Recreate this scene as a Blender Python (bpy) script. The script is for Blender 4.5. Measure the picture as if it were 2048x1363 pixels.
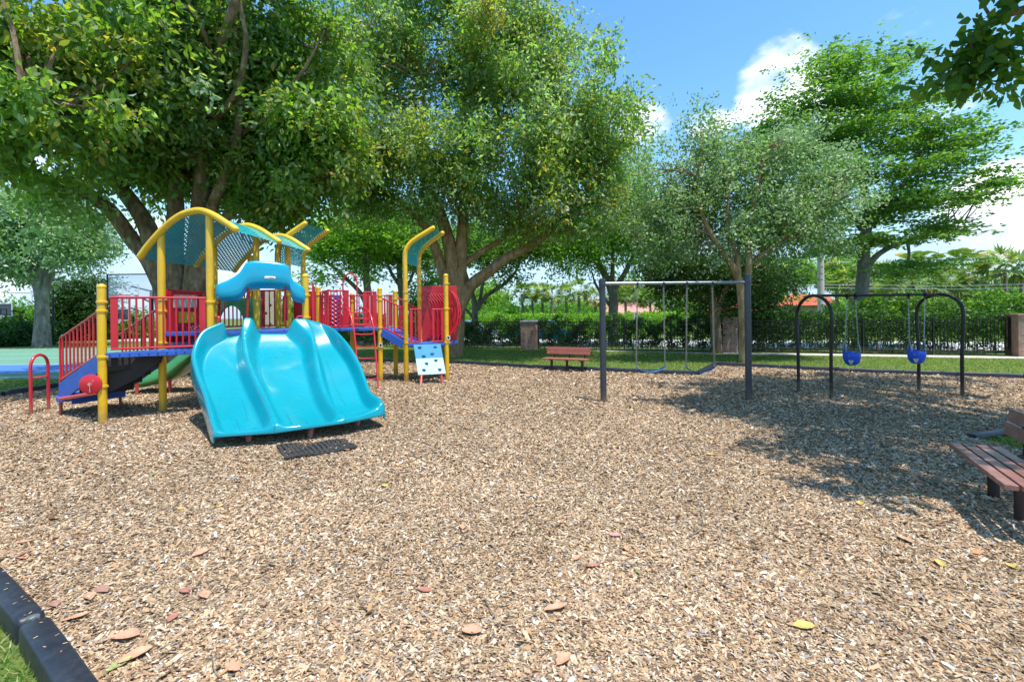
import bpy, bmesh, math, random
import numpy as np
from mathutils import Vector, Matrix
S = bpy.context.scene
C = S.collection
R = math.radians
random.seed(7)
rng = np.random.default_rng(11)
for o in list(bpy.data.objects): bpy.data.objects.remove(o)

# ---------------------------------------------------------------- camera, sky, sun, exposure
F, EYE, TILT = 930.0, 1.75, 0.011
cam = bpy.data.objects.new('camera', bpy.data.cameras.new('camera')); C.objects.link(cam)
cam.location = (0, 0, EYE); cam.rotation_euler = (R(90), TILT, 0)
cam.data.lens = F / 2048 * 36; cam.data.sensor_width = 36
cam.data.shift_y = -(681.5 - 630) / 2048
cam.data.clip_end = 3000; cam.data.clip_start = .05
S.camera = cam
S.cycles.max_bounces = 10; S.cycles.diffuse_bounces = 6; S.cycles.transmission_bounces = 8; S.cycles.transparent_max_bounces = 12
SHX, SHY = -.20, .23                      # shadow offset per metre of height
sun_dir = Vector((-SHX, -SHY, 1)).normalized()
elev = math.asin(sun_dir.z); azim = math.atan2(sun_dir.x, sun_dir.y)
sd = bpy.data.lights.new('sun', 'SUN'); sd.energy = 3.3; sd.angle = R(.53); sd.color = (1, .955, .88)
so = bpy.data.objects.new('sun', sd); C.objects.link(so)
so.rotation_euler = sun_dir.to_track_quat('Z', 'Y').to_euler(); so.location = (0, 0, 40)
W = bpy.data.worlds.new('World'); S.world = W; W.use_nodes = True
S.view_settings.view_transform = 'Standard'; S.view_settings.look = 'None'
S.view_settings.exposure = .95; S.view_settings.gamma = 1

def P(px, py, Y):
    dx, dy = px - 1024, py - 630
    return Vector(((dx - TILT * dy) / F * Y, Y, EYE - (dy + TILT * dx) / F * Y))
def G(px, py):
    dx, dy = px - 1024, py - 630
    return P(px, py, F * EYE / (dy + TILT * dx))
def ON(px, py, A, B, off=0.0):
    """ray through a photo point onto the vertical plane through ground points A, B (off = metres towards the camera)"""
    A = Vector((A[0], A[1])); B = Vector((B[0], B[1])); d = (B - A).normalized(); n = Vector((d.y, -d.x))
    if n.y > 0: n = -n
    A = A + n * off
    r = P(px, py, 1.0); Y = n.dot(A) / (n.x * r.x + n.y * 1.0)
    return P(px, py, Y)
def dirv(px, py): return (P(px, py, 1) - Vector((0, 0, EYE))).normalized()

def world():
    nt = W.node_tree; N = nt.nodes; L = nt.links; N.clear()
    out = N.new('ShaderNodeOutputWorld'); bg = N.new('ShaderNodeBackground'); bg.inputs[1].default_value = .15
    sky = N.new('ShaderNodeTexSky'); sky.sky_type = 'NISHITA'; sky.sun_disc = False
    sky.sun_elevation = elev; sky.sun_rotation = azim; sky.air_density = 1.15; sky.dust_density = .4; sky.ozone_density = 1.6
    tc = N.new('ShaderNodeTexCoord')
    mp = N.new('ShaderNodeMapping'); mp.inputs['Scale'].default_value = (1, 1, 1.7); L.new(tc.outputs['Generated'], mp.inputs[0])
    nz = N.new('ShaderNodeTexNoise'); nz.inputs['Scale'].default_value = 5.5; nz.inputs['Detail'].default_value = 9; nz.inputs['Roughness'].default_value = .56
    L.new(mp.outputs[0], nz.inputs[0])
    acc = None
    def M(op, a, b=None, clamp=False):
        n = N.new('ShaderNodeMath'); n.operation = op; n.use_clamp = clamp
        for i, v in enumerate((a, b)):
            if v is None: continue
            if isinstance(v, (int, float)): n.inputs[i].default_value = v
            else: L.new(v, n.inputs[i])
        return n.outputs[0]
    for px, py, deg, w in ((1560, 175, 6.2, .8), (1500, 200, 4, .5), (1640, 200, 7.5, .55), (1420, 235, 4, .5), (2015, 430, 7, .62), (1950, 530, 5, .5), (2100, 330, 7, .3),
                           (1290, 250, 4.5, .5), (1800, 100, 6, .3), (1890, 200, 6, .4), (700, 560, 15, .36), (100, 540, 20, .34), (340, 500, 12, .36)):
        c = dirv(px, py)
        dp = N.new('ShaderNodeVectorMath'); dp.operation = 'DOT_PRODUCT'; L.new(tc.outputs['Generated'], dp.inputs[0]); dp.inputs[1].default_value = c
        mr = N.new('ShaderNodeMapRange'); mr.interpolation_type = 'SMOOTHSTEP'; L.new(dp.outputs['Value'], mr.inputs[0])
        mr.inputs[1].default_value = math.cos(R(deg)); mr.inputs[2].default_value = math.cos(R(deg * .25)); mr.inputs[4].default_value = w
        acc = mr.outputs[0] if acc is None else M('MAXIMUM', acc, mr.outputs[0])
    # cloud amount = (noise + mask) above a threshold
    v = M('ADD', M('MULTIPLY', nz.outputs['Fac'], 1.5), acc)
    mr = N.new('ShaderNodeMapRange'); mr.interpolation_type = 'SMOOTHSTEP'; L.new(v, mr.inputs[0]); mr.inputs[1].default_value = 1.12; mr.inputs[2].default_value = 1.5
    nz2 = N.new('ShaderNodeTexNoise'); nz2.inputs['Scale'].default_value = 11; nz2.inputs['Detail'].default_value = 5; L.new(mp.outputs[0], nz2.inputs[0])
    cr = N.new('ShaderNodeValToRGB'); L.new(nz2.outputs['Fac'], cr.inputs[0])
    cr.color_ramp.elements[0].position = .3; cr.color_ramp.elements[0].color = (3.6, 4.1, 5.0, 1)
    cr.color_ramp.elements[1].position = .6; cr.color_ramp.elements[1].color = (6.2, 6.4, 6.6, 1)
    hs = N.new('ShaderNodeHueSaturation'); hs.inputs['Hue'].default_value = .492; hs.inputs['Saturation'].default_value = 1.24; hs.inputs['Value'].default_value = .92; L.new(sky.outputs[0], hs.inputs['Color'])
    sz = N.new('ShaderNodeSeparateXYZ'); L.new(tc.outputs['Generated'], sz.inputs[0])
    hr = N.new('ShaderNodeMapRange'); hr.interpolation_type = 'SMOOTHSTEP'; L.new(sz.outputs[2], hr.inputs[0]); hr.inputs[1].default_value = -.02; hr.inputs[2].default_value = .26; hr.inputs[3].default_value = .9; hr.inputs[4].default_value = 0
    hz = N.new('ShaderNodeMixRGB'); L.new(hr.outputs[0], hz.inputs[0]); L.new(hs.outputs[0], hz.inputs[1]); hz.inputs[2].default_value = (1.75, 2.75, 4.3, 1)
    mx = N.new('ShaderNodeMixRGB'); L.new(mr.outputs[0], mx.inputs[0]); L.new(hz.outputs[0], mx.inputs[1]); L.new(cr.outputs[0], mx.inputs[2])
    L.new(mx.outputs[0], bg.inputs[0]); L.new(bg.outputs[0], out.inputs[0])
world()

# ---------------------------------------------------------------- materials
def mat(name, col, rough=.5, metal=0, var=0, vscale=8, bump=0, bscale=40, spec=.5, coat=0, dirt=None, dscale=3, stretch=(1, 1, 1), grime=False):
    m = bpy.data.materials.new(name); m.use_nodes = True; nt = m.node_tree; N = nt.nodes; L = nt.links
    b = N['Principled BSDF']; b.inputs['Base Color'].default_value = (*col, 1); b.inputs['Roughness'].default_value = rough
    b.inputs['Metallic'].default_value = metal; b.inputs['Specular IOR Level'].default_value = spec
    if coat: b.inputs['Coat Weight'].default_value = coat; b.inputs['Coat Roughness'].default_value = .12
    tc = N.new('ShaderNodeTexCoord'); mp = N.new('ShaderNodeMapping'); mp.inputs['Scale'].default_value = stretch; L.new(tc.outputs['Object'], mp.inputs[0])
    if var or dirt:
        nz = N.new('ShaderNodeTexNoise'); nz.inputs['Scale'].default_value = vscale; nz.inputs['Detail'].default_value = 8; nz.inputs['Roughness'].default_value = .65; L.new(mp.outputs[0], nz.inputs[0])
        cr = N.new('ShaderNodeValToRGB'); L.new(nz.outputs['Fac'], cr.inputs[0])
        cr.color_ramp.elements[0].position = .3; cr.color_ramp.elements[0].color = (*[c * (1 - var) for c in col], 1)
        cr.color_ramp.elements[1].position = .7; cr.color_ramp.elements[1].color = (*[min(1, c * (1 + var)) for c in col], 1)
        src = cr.outputs[0]
        if dirt:
            n2 = N.new('ShaderNodeTexNoise'); n2.inputs['Scale'].default_value = dscale; n2.inputs['Detail'].default_value = 10; n2.inputs['Roughness'].default_value = .7; L.new(mp.outputs[0], n2.inputs[0])
            r2 = N.new('ShaderNodeMapRange'); L.new(n2.outputs['Fac'], r2.inputs[0]); r2.inputs[1].default_value = .5; r2.inputs[2].default_value = .72; r2.inputs[4].default_value = .75
            mx = N.new('ShaderNodeMixRGB'); L.new(r2.outputs[0], mx.inputs[0]); L.new(src, mx.inputs[1]); mx.inputs[2].default_value = (*dirt, 1); src = mx.outputs[0]
        L.new(src, b.inputs['Base Color'])
        r3 = N.new('ShaderNodeMapRange'); L.new(nz.outputs['Fac'], r3.inputs[0]); r3.inputs[3].default_value = max(.02, rough - .08); r3.inputs[4].default_value = min(1, rough + .12)
        L.new(r3.outputs[0], b.inputs['Roughness'])
    if grime:
        sz = N.new('ShaderNodeSeparateXYZ'); L.new(tc.outputs['Object'], sz.inputs[0]); gn = N.new('ShaderNodeTexNoise'); gn.inputs['Scale'].default_value = 9; gn.inputs['Detail'].default_value = 6; L.new(tc.outputs['Object'], gn.inputs[0])
        ga = N.new('ShaderNodeMath'); ga.operation = 'MULTIPLY_ADD'; L.new(gn.outputs['Fac'], ga.inputs[0]); ga.inputs[1].default_value = -.5; L.new(sz.outputs[2], ga.inputs[2])
        gr = N.new('ShaderNodeMapRange'); L.new(ga.outputs[0], gr.inputs[0]); gr.inputs[1].default_value = -.22; gr.inputs[2].default_value = .06; gr.inputs[3].default_value = .6; gr.inputs[4].default_value = 0
        gm = N.new('ShaderNodeMixRGB'); L.new(gr.outputs[0], gm.inputs[0]); L.new(src, gm.inputs[1]); gm.inputs[2].default_value = (.22, .15, .09, 1); L.new(gm.outputs[0], b.inputs['Base Color'])
    if bump:
        n3 = N.new('ShaderNodeTexNoise'); n3.inputs['Scale'].default_value = bscale; n3.inputs['Detail'].default_value = 8; L.new(mp.outputs[0], n3.inputs[0])
        bp = N.new('ShaderNodeBump'); bp.inputs['Strength'].default_value = bump; bp.inputs['Distance'].default_value = .03; L.new(n3.outputs['Fac'], bp.inputs['Height']); L.new(bp.outputs[0], b.inputs['Normal'])
    return m
def leafmat(name, rough=.42, trans=.4, spec=.5, glow=(1.2, 1.3, .4)):
    m = bpy.data.materials.new(name); m.use_nodes = True; nt = m.node_tree; N = nt.nodes; L = nt.links
    b = N['Principled BSDF']; a = N.new('ShaderNodeAttribute'); a.attribute_name = 'Col'
    L.new(a.outputs['Color'], b.inputs['Base Color']); b.inputs['Roughness'].default_value = rough; b.inputs['Specular IOR Level'].default_value = spec
    if trans:
        t = N.new('ShaderNodeBsdfTranslucent'); mu = N.new('ShaderNodeMixRGB'); mu.blend_type = 'MULTIPLY'; mu.inputs[0].default_value = 1
        L.new(a.outputs['Color'], mu.inputs[1]); mu.inputs[2].default_value = (glow[0] * 1.6, glow[1] * 1.6, glow[2] * 1.6, 1); L.new(mu.outputs[0], t.inputs[0])
        mx = N.new('ShaderNodeMixShader'); mx.inputs[0].default_value = trans; L.new(b.outputs[0], mx.inputs[1]); L.new(t.outputs[0], mx.inputs[2])
        L.new(mx.outputs[0], N['Material Output'].inputs[0])
    return m
def ramp_mat(name, tex, scale, stops, rough=.9, bump=.5, stretch=(1, 1, 1), big=None, dist=.02):
    m = bpy.data.materials.new(name); m.use_nodes = True; nt = m.node_tree; N = nt.nodes; L = nt.links
    b = N['Principled BSDF']; b.inputs['Roughness'].default_value = rough; b.inputs['Specular IOR Level'].default_value = .2
    tc = N.new('ShaderNodeTexCoord'); mp = N.new('ShaderNodeMapping'); mp.inputs['Scale'].default_value = stretch; L.new(tc.outputs['Object'], mp.inputs[0])
    if tex == 'voronoi':
        wn = N.new('ShaderNodeTexNoise'); wn.inputs['Scale'].default_value = scale * .35; L.new(mp.outputs[0], wn.inputs[0])
        va = N.new('ShaderNodeVectorMath'); va.operation = 'MULTIPLY_ADD'; L.new(wn.outputs['Color'], va.inputs[0]); va.inputs[1].default_value = (.12, .12, .12); L.new(mp.outputs[0], va.inputs[2])
        t = N.new('ShaderNodeTexVoronoi'); t.inputs['Scale'].default_value = scale; L.new(va.outputs[0], t.inputs[0])
        sp = N.new('ShaderNodeSeparateColor'); L.new(t.outputs['Color'], sp.inputs[0]); fac = sp.outputs[0]; h = t.outputs['Distance']
    else:
        t = N.new('ShaderNodeTexNoise'); t.inputs['Scale'].default_value = scale; t.inputs['Detail'].default_value = 10; t.inputs['Roughness'].default_value = .72; L.new(mp.outputs[0], t.inputs[0]); fac = t.outputs['Fac']; h = fac
    cr = N.new('ShaderNodeValToRGB'); L.new(fac, cr.inputs[0]); el = cr.color_ramp.elements
    while len(el) < len(stops): el.new(.5)
    for e, (p, c) in zip(el, stops): e.position = p; e.color = (*c, 1)
    src = cr.outputs[0]
    if big:
        n2 = N.new('ShaderNodeTexNoise'); n2.inputs['Scale'].default_value = big[0]; n2.inputs['Detail'].default_value = 6; L.new(tc.outputs['Object'], n2.inputs[0])
        r2 = N.new('ShaderNodeMapRange'); L.new(n2.outputs['Fac'], r2.inputs[0]); r2.inputs[1].default_value = .4; r2.inputs[2].default_value = .65
        mx = N.new('ShaderNodeMixRGB'); mx.blend_type = 'MULTIPLY'; L.new(r2.outputs[0], mx.inputs[0]); L.new(src, mx.inputs[1]); mx.inputs[2].default_value = (*big[1], 1); src = mx.outputs[0]
    L.new(src, b.inputs['Base Color'])
    bp = N.new('ShaderNodeBump'); bp.inputs['Strength'].default_value = bump; bp.inputs['Distance'].default_value = dist; L.new(h, bp.inputs['Height']); L.new(bp.outputs[0], b.inputs['Normal'])
    return m
def brickmat(name, c1, c2, mortar):
    m = bpy.data.materials.new(name); m.use_nodes = True; nt = m.node_tree; N = nt.nodes; L = nt.links
    b = N['Principled BSDF']; b.inputs['Roughness'].default_value = .9
    tc = N.new('ShaderNodeTexCoord'); sp = N.new('ShaderNodeSeparateXYZ'); L.new(tc.outputs['Object'], sp.inputs[0])
    ad = N.new('ShaderNodeMath'); L.new(sp.outputs[0], ad.inputs[0]); L.new(sp.outputs[1], ad.inputs[1])
    cb = N.new('ShaderNodeCombineXYZ'); L.new(ad.outputs[0], cb.inputs[0]); L.new(sp.outputs[2], cb.inputs[1])
    t = N.new('ShaderNodeTexBrick'); L.new(cb.outputs[0], t.inputs[0]); t.inputs['Scale'].default_value = 1
    t.inputs['Brick Width'].default_value = .22; t.inputs['Row Height'].default_value = .075; t.inputs['Mortar Size'].default_value = .008
    t.inputs['Color1'].default_value = (*c1, 1); t.inputs['Color2'].default_value = (*c2, 1); t.inputs['Mortar'].default_value = (*mortar, 1); t.inputs['Mortar Smooth'].default_value = .2
    nz = N.new('ShaderNodeTexNoise'); nz.inputs['Scale'].default_value = 6; nz.inputs['Detail'].default_value = 8; L.new(tc.outputs['Object'], nz.inputs[0])
    mx = N.new('ShaderNodeMixRGB'); mx.blend_type = 'OVERLAY'; mx.inputs[0].default_value = .5; L.new(t.outputs[0], mx.inputs[1]); L.new(nz.outputs['Fac'], mx.inputs[2])
    L.new(mx.outputs[0], b.inputs['Base Color'])
    bp = N.new('ShaderNodeBump'); bp.inputs['Strength'].default_value = .6; bp.inputs['Distance'].default_value = .01; bp.invert = True; L.new(t.outputs['Fac'], bp.inputs['Height']); L.new(bp.outputs[0], b.inputs['Normal'])
    return m
def perfmat(name, col, scale=26, hole=.30):
    """teal sheet metal punched with rows of holes"""
    m = bpy.data.materials.new(name); m.use_nodes = True; nt = m.node_tree; N = nt.nodes; L = nt.links
    b = N['Principled BSDF']; b.inputs['Base Color'].default_value = (*col, 1); b.inputs['Roughness'].default_value = .35; b.inputs['Coat Weight'].default_value = .3
    uv = N.new('ShaderNodeUVMap'); uv.uv_map = 'UVMap'; sp = N.new('ShaderNodeSeparateXYZ'); L.new(uv.outputs[0], sp.inputs[0])
    def M(op, a, c=None):
        n = N.new('ShaderNodeMath'); n.operation = op
        for i, v in enumerate((a, c)):
            if v is None: continue
            if isinstance(v, (int, float)): n.inputs[i].default_value = v
            else: L.new(v, n.inputs[i])
        return n.outputs[0]
    y = M('MULTIPLY', sp.outputs[1], scale); row = M('FLOOR', y); odd = M('MULTIPLY', M('MODULO', row, 2), .5)
    x = M('ADD', M('MULTIPLY', sp.outputs[0], scale), odd)
    fx = M('SUBTRACT', M('FRACT', x), .5); fy = M('SUBTRACT', M('FRACT', y), .5)
    d = M('SQRT', M('ADD', M('MULTIPLY', fx, fx), M('MULTIPLY', fy, fy)))
    L.new(M('GREATER_THAN', d, hole), b.inputs['Alpha'])
    return m

M_ = {}
M_['yellow'] = mat('yellow_paint', (.80, .47, .012), .34, var=.07, vscale=5, bump=.04, bscale=14, coat=.35, dirt=(.5, .28, .04), dscale=2.3, grime=True)
M_['red'] = mat('red_paint', (.58, .014, .03), .34, var=.12, vscale=5, coat=.35, bump=.03, bscale=20, grime=True)
M_['reddk'] = mat('red_panel_plastic', (.5, .01, .022), .38, var=.12, vscale=4, coat=.2)
M_['blue'] = mat('blue_deck_coating', (.035, .12, .5), .45, var=.2, vscale=6, bump=.1, bscale=30)
M_['slide'] = mat('aqua_slide_plastic', (.0, .28, .36), .25, var=.06, vscale=1.5, coat=.45, bump=.01, bscale=2)
M_['hood'] = mat('blue_hood_plastic', (.0, .34, .52), .26, var=.04, vscale=3, coat=.4, bump=.02, bscale=6)
M_['green'] = mat('green_slide_plastic', (.05, .26, .07), .3, var=.12, coat=.3)
M_['teal'] = perfmat('teal_perforated_metal', (.01, .40, .44), hole=.22, scale=15)
M_['tealsolid'] = mat('teal_metal', (.01, .25, .30), .35, coat=.3)
M_['beige'] = mat('beige_panel', (.55, .52, .38), .5, var=.1)
M_['ypanel'] = mat('yellow_plastic', (.6, .42, .02), .4, var=.1)
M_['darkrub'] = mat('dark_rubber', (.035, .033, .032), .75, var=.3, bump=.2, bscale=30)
M_['darkmetal'] = mat('dark_grey_metal', (.06, .065, .08), .32, metal=.35, var=.15, vscale=6, bump=.03, grime=True)
M_['blackmetal'] = mat('black_metal', (.012, .012, .014), .35, metal=.2, var=.3, grime=True)
M_['chain'] = mat('galvanised_chain', (.42, .36, .30), .45, metal=.8, var=.35, vscale=40)
M_['galv'] = mat('galvanised_beam', (.3, .34, .37), .32, metal=.7, var=.2, vscale=9)
M_['belt'] = mat('blue_belt_rubber', (.02, .12, .28), .5, var=.2)
M_['bucket'] = mat('blue_bucket_rubber', (.01, .085, .62), .42, var=.12)
M_['bench'] = mat('recycled_board_brown', (.27, .125, .095), .33, var=.22, vscale=10, bump=.25, bscale=60, stretch=(1, 1, 1), dirt=(.34, .24, .25), dscale=5)
M_['benchred'] = mat('recycled_board_red', (.33, .10, .07), .55, var=.18, vscale=10, bump=.2, bscale=60)
M_['brownleg'] = mat('brown_leg_paint', (.035, .02, .017), .45, var=.3)
M_['border'] = mat('black_border_plastic', (.018, .021, .032), .42, var=.35, vscale=9, bump=.25, bscale=9, dirt=(.05, .052, .06), dscale=7)
M_['white'] = mat('white_paint', (.75, .75, .73), .5, var=.06)
M_['greymark'] = mat('grey_print', (.25, .32, .36), .5)
M_['black'] = mat('black_print', (.02, .02, .02), .5)
M_['concrete'] = ramp_mat('pale_concrete', 'noise', 3, [(.3, (.40, .37, .33)), (.7, (.56, .53, .48))], bump=.15)
M_['bark'] = ramp_mat('brown_bark', 'noise', 5, [(.32, (.07, .048, .03)), (.5, (.22, .15, .09)), (.68, (.42, .32, .22))], bump=.9, stretch=(1, 1, .35), dist=.05)
M_['greybark'] = ramp_mat('grey_bark', 'noise', 4, [(.32, (.08, .07, .06)), (.5, (.2, .18, .15)), (.68, (.36, .33, .28))], bump=.7, stretch=(1, 1, .4), dist=.04)
M_['tanbark'] = ramp_mat('tan_bark', 'noise', 5, [(.32, (.12, .075, .04)), (.5, (.32, .21, .11)), (.68, (.48, .36, .23))], bump=.7, stretch=(1, 1, .4), dist=.04)
M_['leaf'] = leafmat('glossy_leaf', .46, .58, .5)
M_['leafs'] = leafmat('silvery_leaf', .5, .35, .5, (1.1, 1.2, .7))
M_['leafb'] = leafmat('bright_leaf', .45, .5)
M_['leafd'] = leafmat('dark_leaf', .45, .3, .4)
M_['grassb'] = leafmat('grass_blade', .55, .35, .3)
M_['palm'] = leafmat('palm_frond', .45, .35)
M_['dryleaf'] = leafmat('dry_leaf', .7, .15, .3, (1, .8, .6))
M_['chips'] = leafmat('wood_chip', .85, 0, .2)
M_['brick'] = brickmat('weathered_brick', (.42, .2, .13), (.30, .16, .11), (.42, .38, .32))
M_['cream'] = mat('cream_stucco', (.55, .47, .34), .85, var=.08, bump=.2)
M_['pinkroof'] = ramp_mat('pale_pink_roof_tile', 'noise', 14, [(.35, (.45, .2, .16)), (.65, (.62, .34, .28))], bump=.5)
M_['redroof'] = ramp_mat('red_roof_tile', 'noise', 14, [(.35, (.42, .07, .04)), (.65, (.6, .16, .1))], bump=.5)
M_['glass'] = mat('dark_window_glass', (.03, .045, .055), .08, spec=.8)
def clearmat():
    m = mat('clear_backboard', (.5, .6, .7), .1, spec=.5); m.node_tree.nodes['Principled BSDF'].inputs['Alpha'].default_value = .22; return m
M_['clear'] = clearmat()
M_['rock_lo'] = mat('pale_blue_climb_panel', (.45, .66, .72), .5, var=.06)
M_['rock_hi'] = mat('blue_climb_panel', (.02, .25, .42), .5, var=.1)
M_['hold'] = mat('blue_hold', (.01, .12, .24), .5, var=.2)

# ---------------------------------------------------------------- mesh helpers
def wl(p):
    v = Vector((0, 0, 0))
    while p is not None: v = v + p.location; p = p.parent
    return v
def tag(o, label=None, cat=None, group=None, kind=None):
    if label: o['label'] = label
    if cat: o['category'] = cat
    if group: o['group'] = group
    if kind: o['kind'] = kind
    return o
def empty(name, loc, label, cat, group=None):
    o = bpy.data.objects.new(name, None); C.objects.link(o); o.location = loc; o.empty_display_size = .2
    return tag(o, label, cat, group)
def copy_tree(o, parent=None):
    c = o.copy(); C.objects.link(c); c.parent = parent
    for ch in [x for x in bpy.data.objects if x.parent == o]: copy_tree(ch, c)
    return c
def cr_smooth(pts, n=6):
    pts = [Vector(p) for p in pts]
    if len(pts) < 3: return pts
    out = []
    q = [pts[0] * 2 - pts[1]] + pts + [pts[-1] * 2 - pts[-2]]
    for i in range(1, len(q) - 2):
        p0, p1, p2, p3 = q[i - 1:i + 3]
        for k in range(n):
            t = k / n
            out.append(.5 * ((2 * p1) + (-p0 + p2) * t + (2 * p0 - 5 * p1 + 4 * p2 - p3) * t * t + (-p0 + 3 * p1 - 3 * p2 + p3) * t ** 3))
    out.append(pts[-1]); return out
def lerps(vals, n):
    out = []
    for i in range(n):
        t = i / (n - 1) * (len(vals) - 1); k = min(int(t), len(vals) - 2); out.append(vals[k] + (vals[k + 1] - vals[k]) * (t - k))
    return out
class MB:
    def __init__(s): s.v = []; s.f = []; s.uv = {}
    def face(s, pts, uvs=None):
        b = len(s.v); s.v += [Vector(p) for p in pts]; s.f.append(tuple(range(b, b + len(pts))))
        if uvs: s.uv[len(s.f) - 1] = uvs
    def obox(s, c, ux, uy, uz, a, b, h):
        """box centred at c with half extents a, b, h along unit vectors"""
        c = Vector(c); ux = Vector(ux) * a; uy = Vector(uy) * b; uz = Vector(uz) * h; k = len(s.v)
        for z in (-1, 1):
            for x, y in ((-1, -1), (1, -1), (1, 1), (-1, 1)): s.v.append(c + ux * x + uy * y + uz * z)
        s.f += [tuple(k + i for i in f) for f in ((3, 2, 1, 0), (4, 5, 6, 7), (0, 1, 5, 4), (1, 2, 6, 5), (2, 3, 7, 6), (3, 0, 4, 7))]
        return s
    def box(s, lo, hi):
        lo = Vector(lo); hi = Vector(hi); c = (lo + hi) / 2; d = (hi - lo) / 2
        return s.obox(c, (1, 0, 0), (0, 1, 0), (0, 0, 1), d.x, d.y, d.z)
    def beam(s, a, b, w, h, up=(0, 0, 1)):
        a = Vector(a); b = Vector(b); d = (b - a); L = d.length; d.normalize(); side = d.cross(Vector(up))
        if side.length < 1e-4: side = d.cross(Vector((1, 0, 0)))
        side.normalize(); u = side.cross(d).normalized()
        return s.obox((a + b) / 2, d, side, u, L / 2, w / 2, h / 2)
    def tube(s, pts, r, n=10, cap=True, round_end=False):
        pts = [Vector(p) for p in pts]; rs = list(r) if isinstance(r, (list, tuple)) else [r] * len(pts)
        if len(rs) != len(pts): rs = lerps(rs, len(pts))
        if round_end:
            for end in (0, 1):
                a, b = (pts[0], pts[1]) if end == 0 else (pts[-1], pts[-2]); d = (a - b).normalized(); rr = rs[0] if end == 0 else rs[-1]
                ex = [(a + d * rr * math.sin(t), rr * math.cos(t)) for t in (.5, 1.0, 1.45)]
                if end == 0:
                    pts = [e[0] for e in ex[::-1]] + pts; rs = [e[1] for e in ex[::-1]] + rs
                else: pts += [e[0] for e in ex]; rs += [e[1] for e in ex]
        t0 = (pts[1] - pts[0]).normalized(); nrm = t0.orthogonal().normalized(); k0 = len(s.v)
        for i, p in enumerate(pts):
            t = (pts[min(i + 1, len(pts) - 1)] - pts[max(i - 1, 0)])
            t = t.normalized() if t.length > 1e-9 else t0
            nrm = (nrm - t * nrm.dot(t)); nrm = nrm.normalized() if nrm.length > 1e-6 else t.orthogonal().normalized(); bi = t.cross(nrm)
            for j in range(n):
                a = 2 * math.pi * j / n; s.v.append(p + (nrm * math.cos(a) + bi * math.sin(a)) * rs[i])
        for i in range(len(pts) - 1):
            for j in range(n):
                a = k0 + i * n + j; b = k0 + i * n + (j + 1) % n; s.f.append((a, b, b + n, a + n))
        if cap:
            s.f.append(tuple(k0 + j for j in range(n - 1, -1, -1))); e = k0 + (len(pts) - 1) * n; s.f.append(tuple(e + j for j in range(n)))
        return s
    def prism(s, outline, thick):
        """outline: list of 3D points in a plane, thick: vector"""
        k = len(s.v); n = len(outline); th = Vector(thick)
        s.v += [Vector(p) for p in outline] + [Vector(p) + th for p in outline]
        s.f.append(tuple(range(k, k + n))); s.f.append(tuple(range(k + 2 * n - 1, k + n - 1, -1)))
        for i in range(n):
            j = (i + 1) % n; s.f.append((k + i, k + n + i, k + n + j, k + j))
        return s
    def ball(s, c, rx, ry=None, rz=None, n=8, m=5, jit=0):
        ry = ry or rx; rz = rz or rx; c = Vector(c); k = len(s.v); s.v.append(c + Vector((0, 0, -rz)))
        for i in range(1, m):
            t = -math.pi / 2 + math.pi * i / m
            for j in range(n):
                a = 2 * math.pi * j / n; q = 1 + random.uniform(-jit, jit)
                s.v.append(c + Vector((rx * math.cos(t) * math.cos(a) * q, ry * math.cos(t) * math.sin(a) * q, rz * math.sin(t) * q)))
        s.v.append(c + Vector((0, 0, rz))); e = len(s.v) - 1
        for j in range(n): s.f.append((k, k + 1 + (j + 1) % n, k + 1 + j)); s.f.append((e, e - n + j, e - n + (j + 1) % n))
        for i in range(m - 2):
            for j in range(n):
                a = k + 1 + i * n + j; b = k + 1 + i * n + (j + 1) % n; s.f.append((a, b, b + n, a + n))
        return s
    def grid(s, rows, uv=None):
        k = len(s.v); m = len(rows[0])
        for r in rows: s.v += [Vector(p) for p in r]
        for i in range(len(rows) - 1):
            for j in range(m - 1):
                s.f.append((k + i * m + j, k + i * m + j + 1, k + (i + 1) * m + j + 1, k + (i + 1) * m + j))
                if uv: s.uv[len(s.f) - 1] = [uv(i, j), uv(i, j + 1), uv(i + 1, j + 1), uv(i + 1, j)]
        return s
    def build(s, name, m, parent=None, smooth=None, loc=None, bevel=0, solid=0):
        me = bpy.data.meshes.new(name); off = wl(parent) if parent is not None else Vector(loc or (0, 0, 0))
        me.from_pydata([tuple(v - off) for v in s.v], [], s.f)
        if s.uv:
            ul = me.uv_layers.new(name='UVMap')
            for p in me.polygons:
                if p.index in s.uv:
                    for li, c in zip(p.loop_indices, s.uv[p.index]): ul.data[li].uv = c
        me.materials.append(m); me.update()
        bm = bmesh.new(); bm.from_mesh(me); bmesh.ops.recalc_face_normals(bm, faces=bm.faces); bm.to_mesh(me); bm.free()
        if smooth is not None:
            for p in me.polygons: p.use_smooth = True
            me.set_sharp_from_angle(angle=R(smooth))
        o = bpy.data.objects.new(name, me); C.objects.link(o); o.parent = parent
        if parent is None: o.location = off
        if solid: md = o.modifiers.new('thickness', 'SOLIDIFY'); md.thickness = solid; md.offset = -1
        if bevel: md = o.modifiers.new('bevel', 'BEVEL'); md.width = bevel; md.segments = 2; md.limit_method = 'ANGLE'
        return o
def struct(o, kind='structure'): o['kind'] = kind; return o

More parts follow.
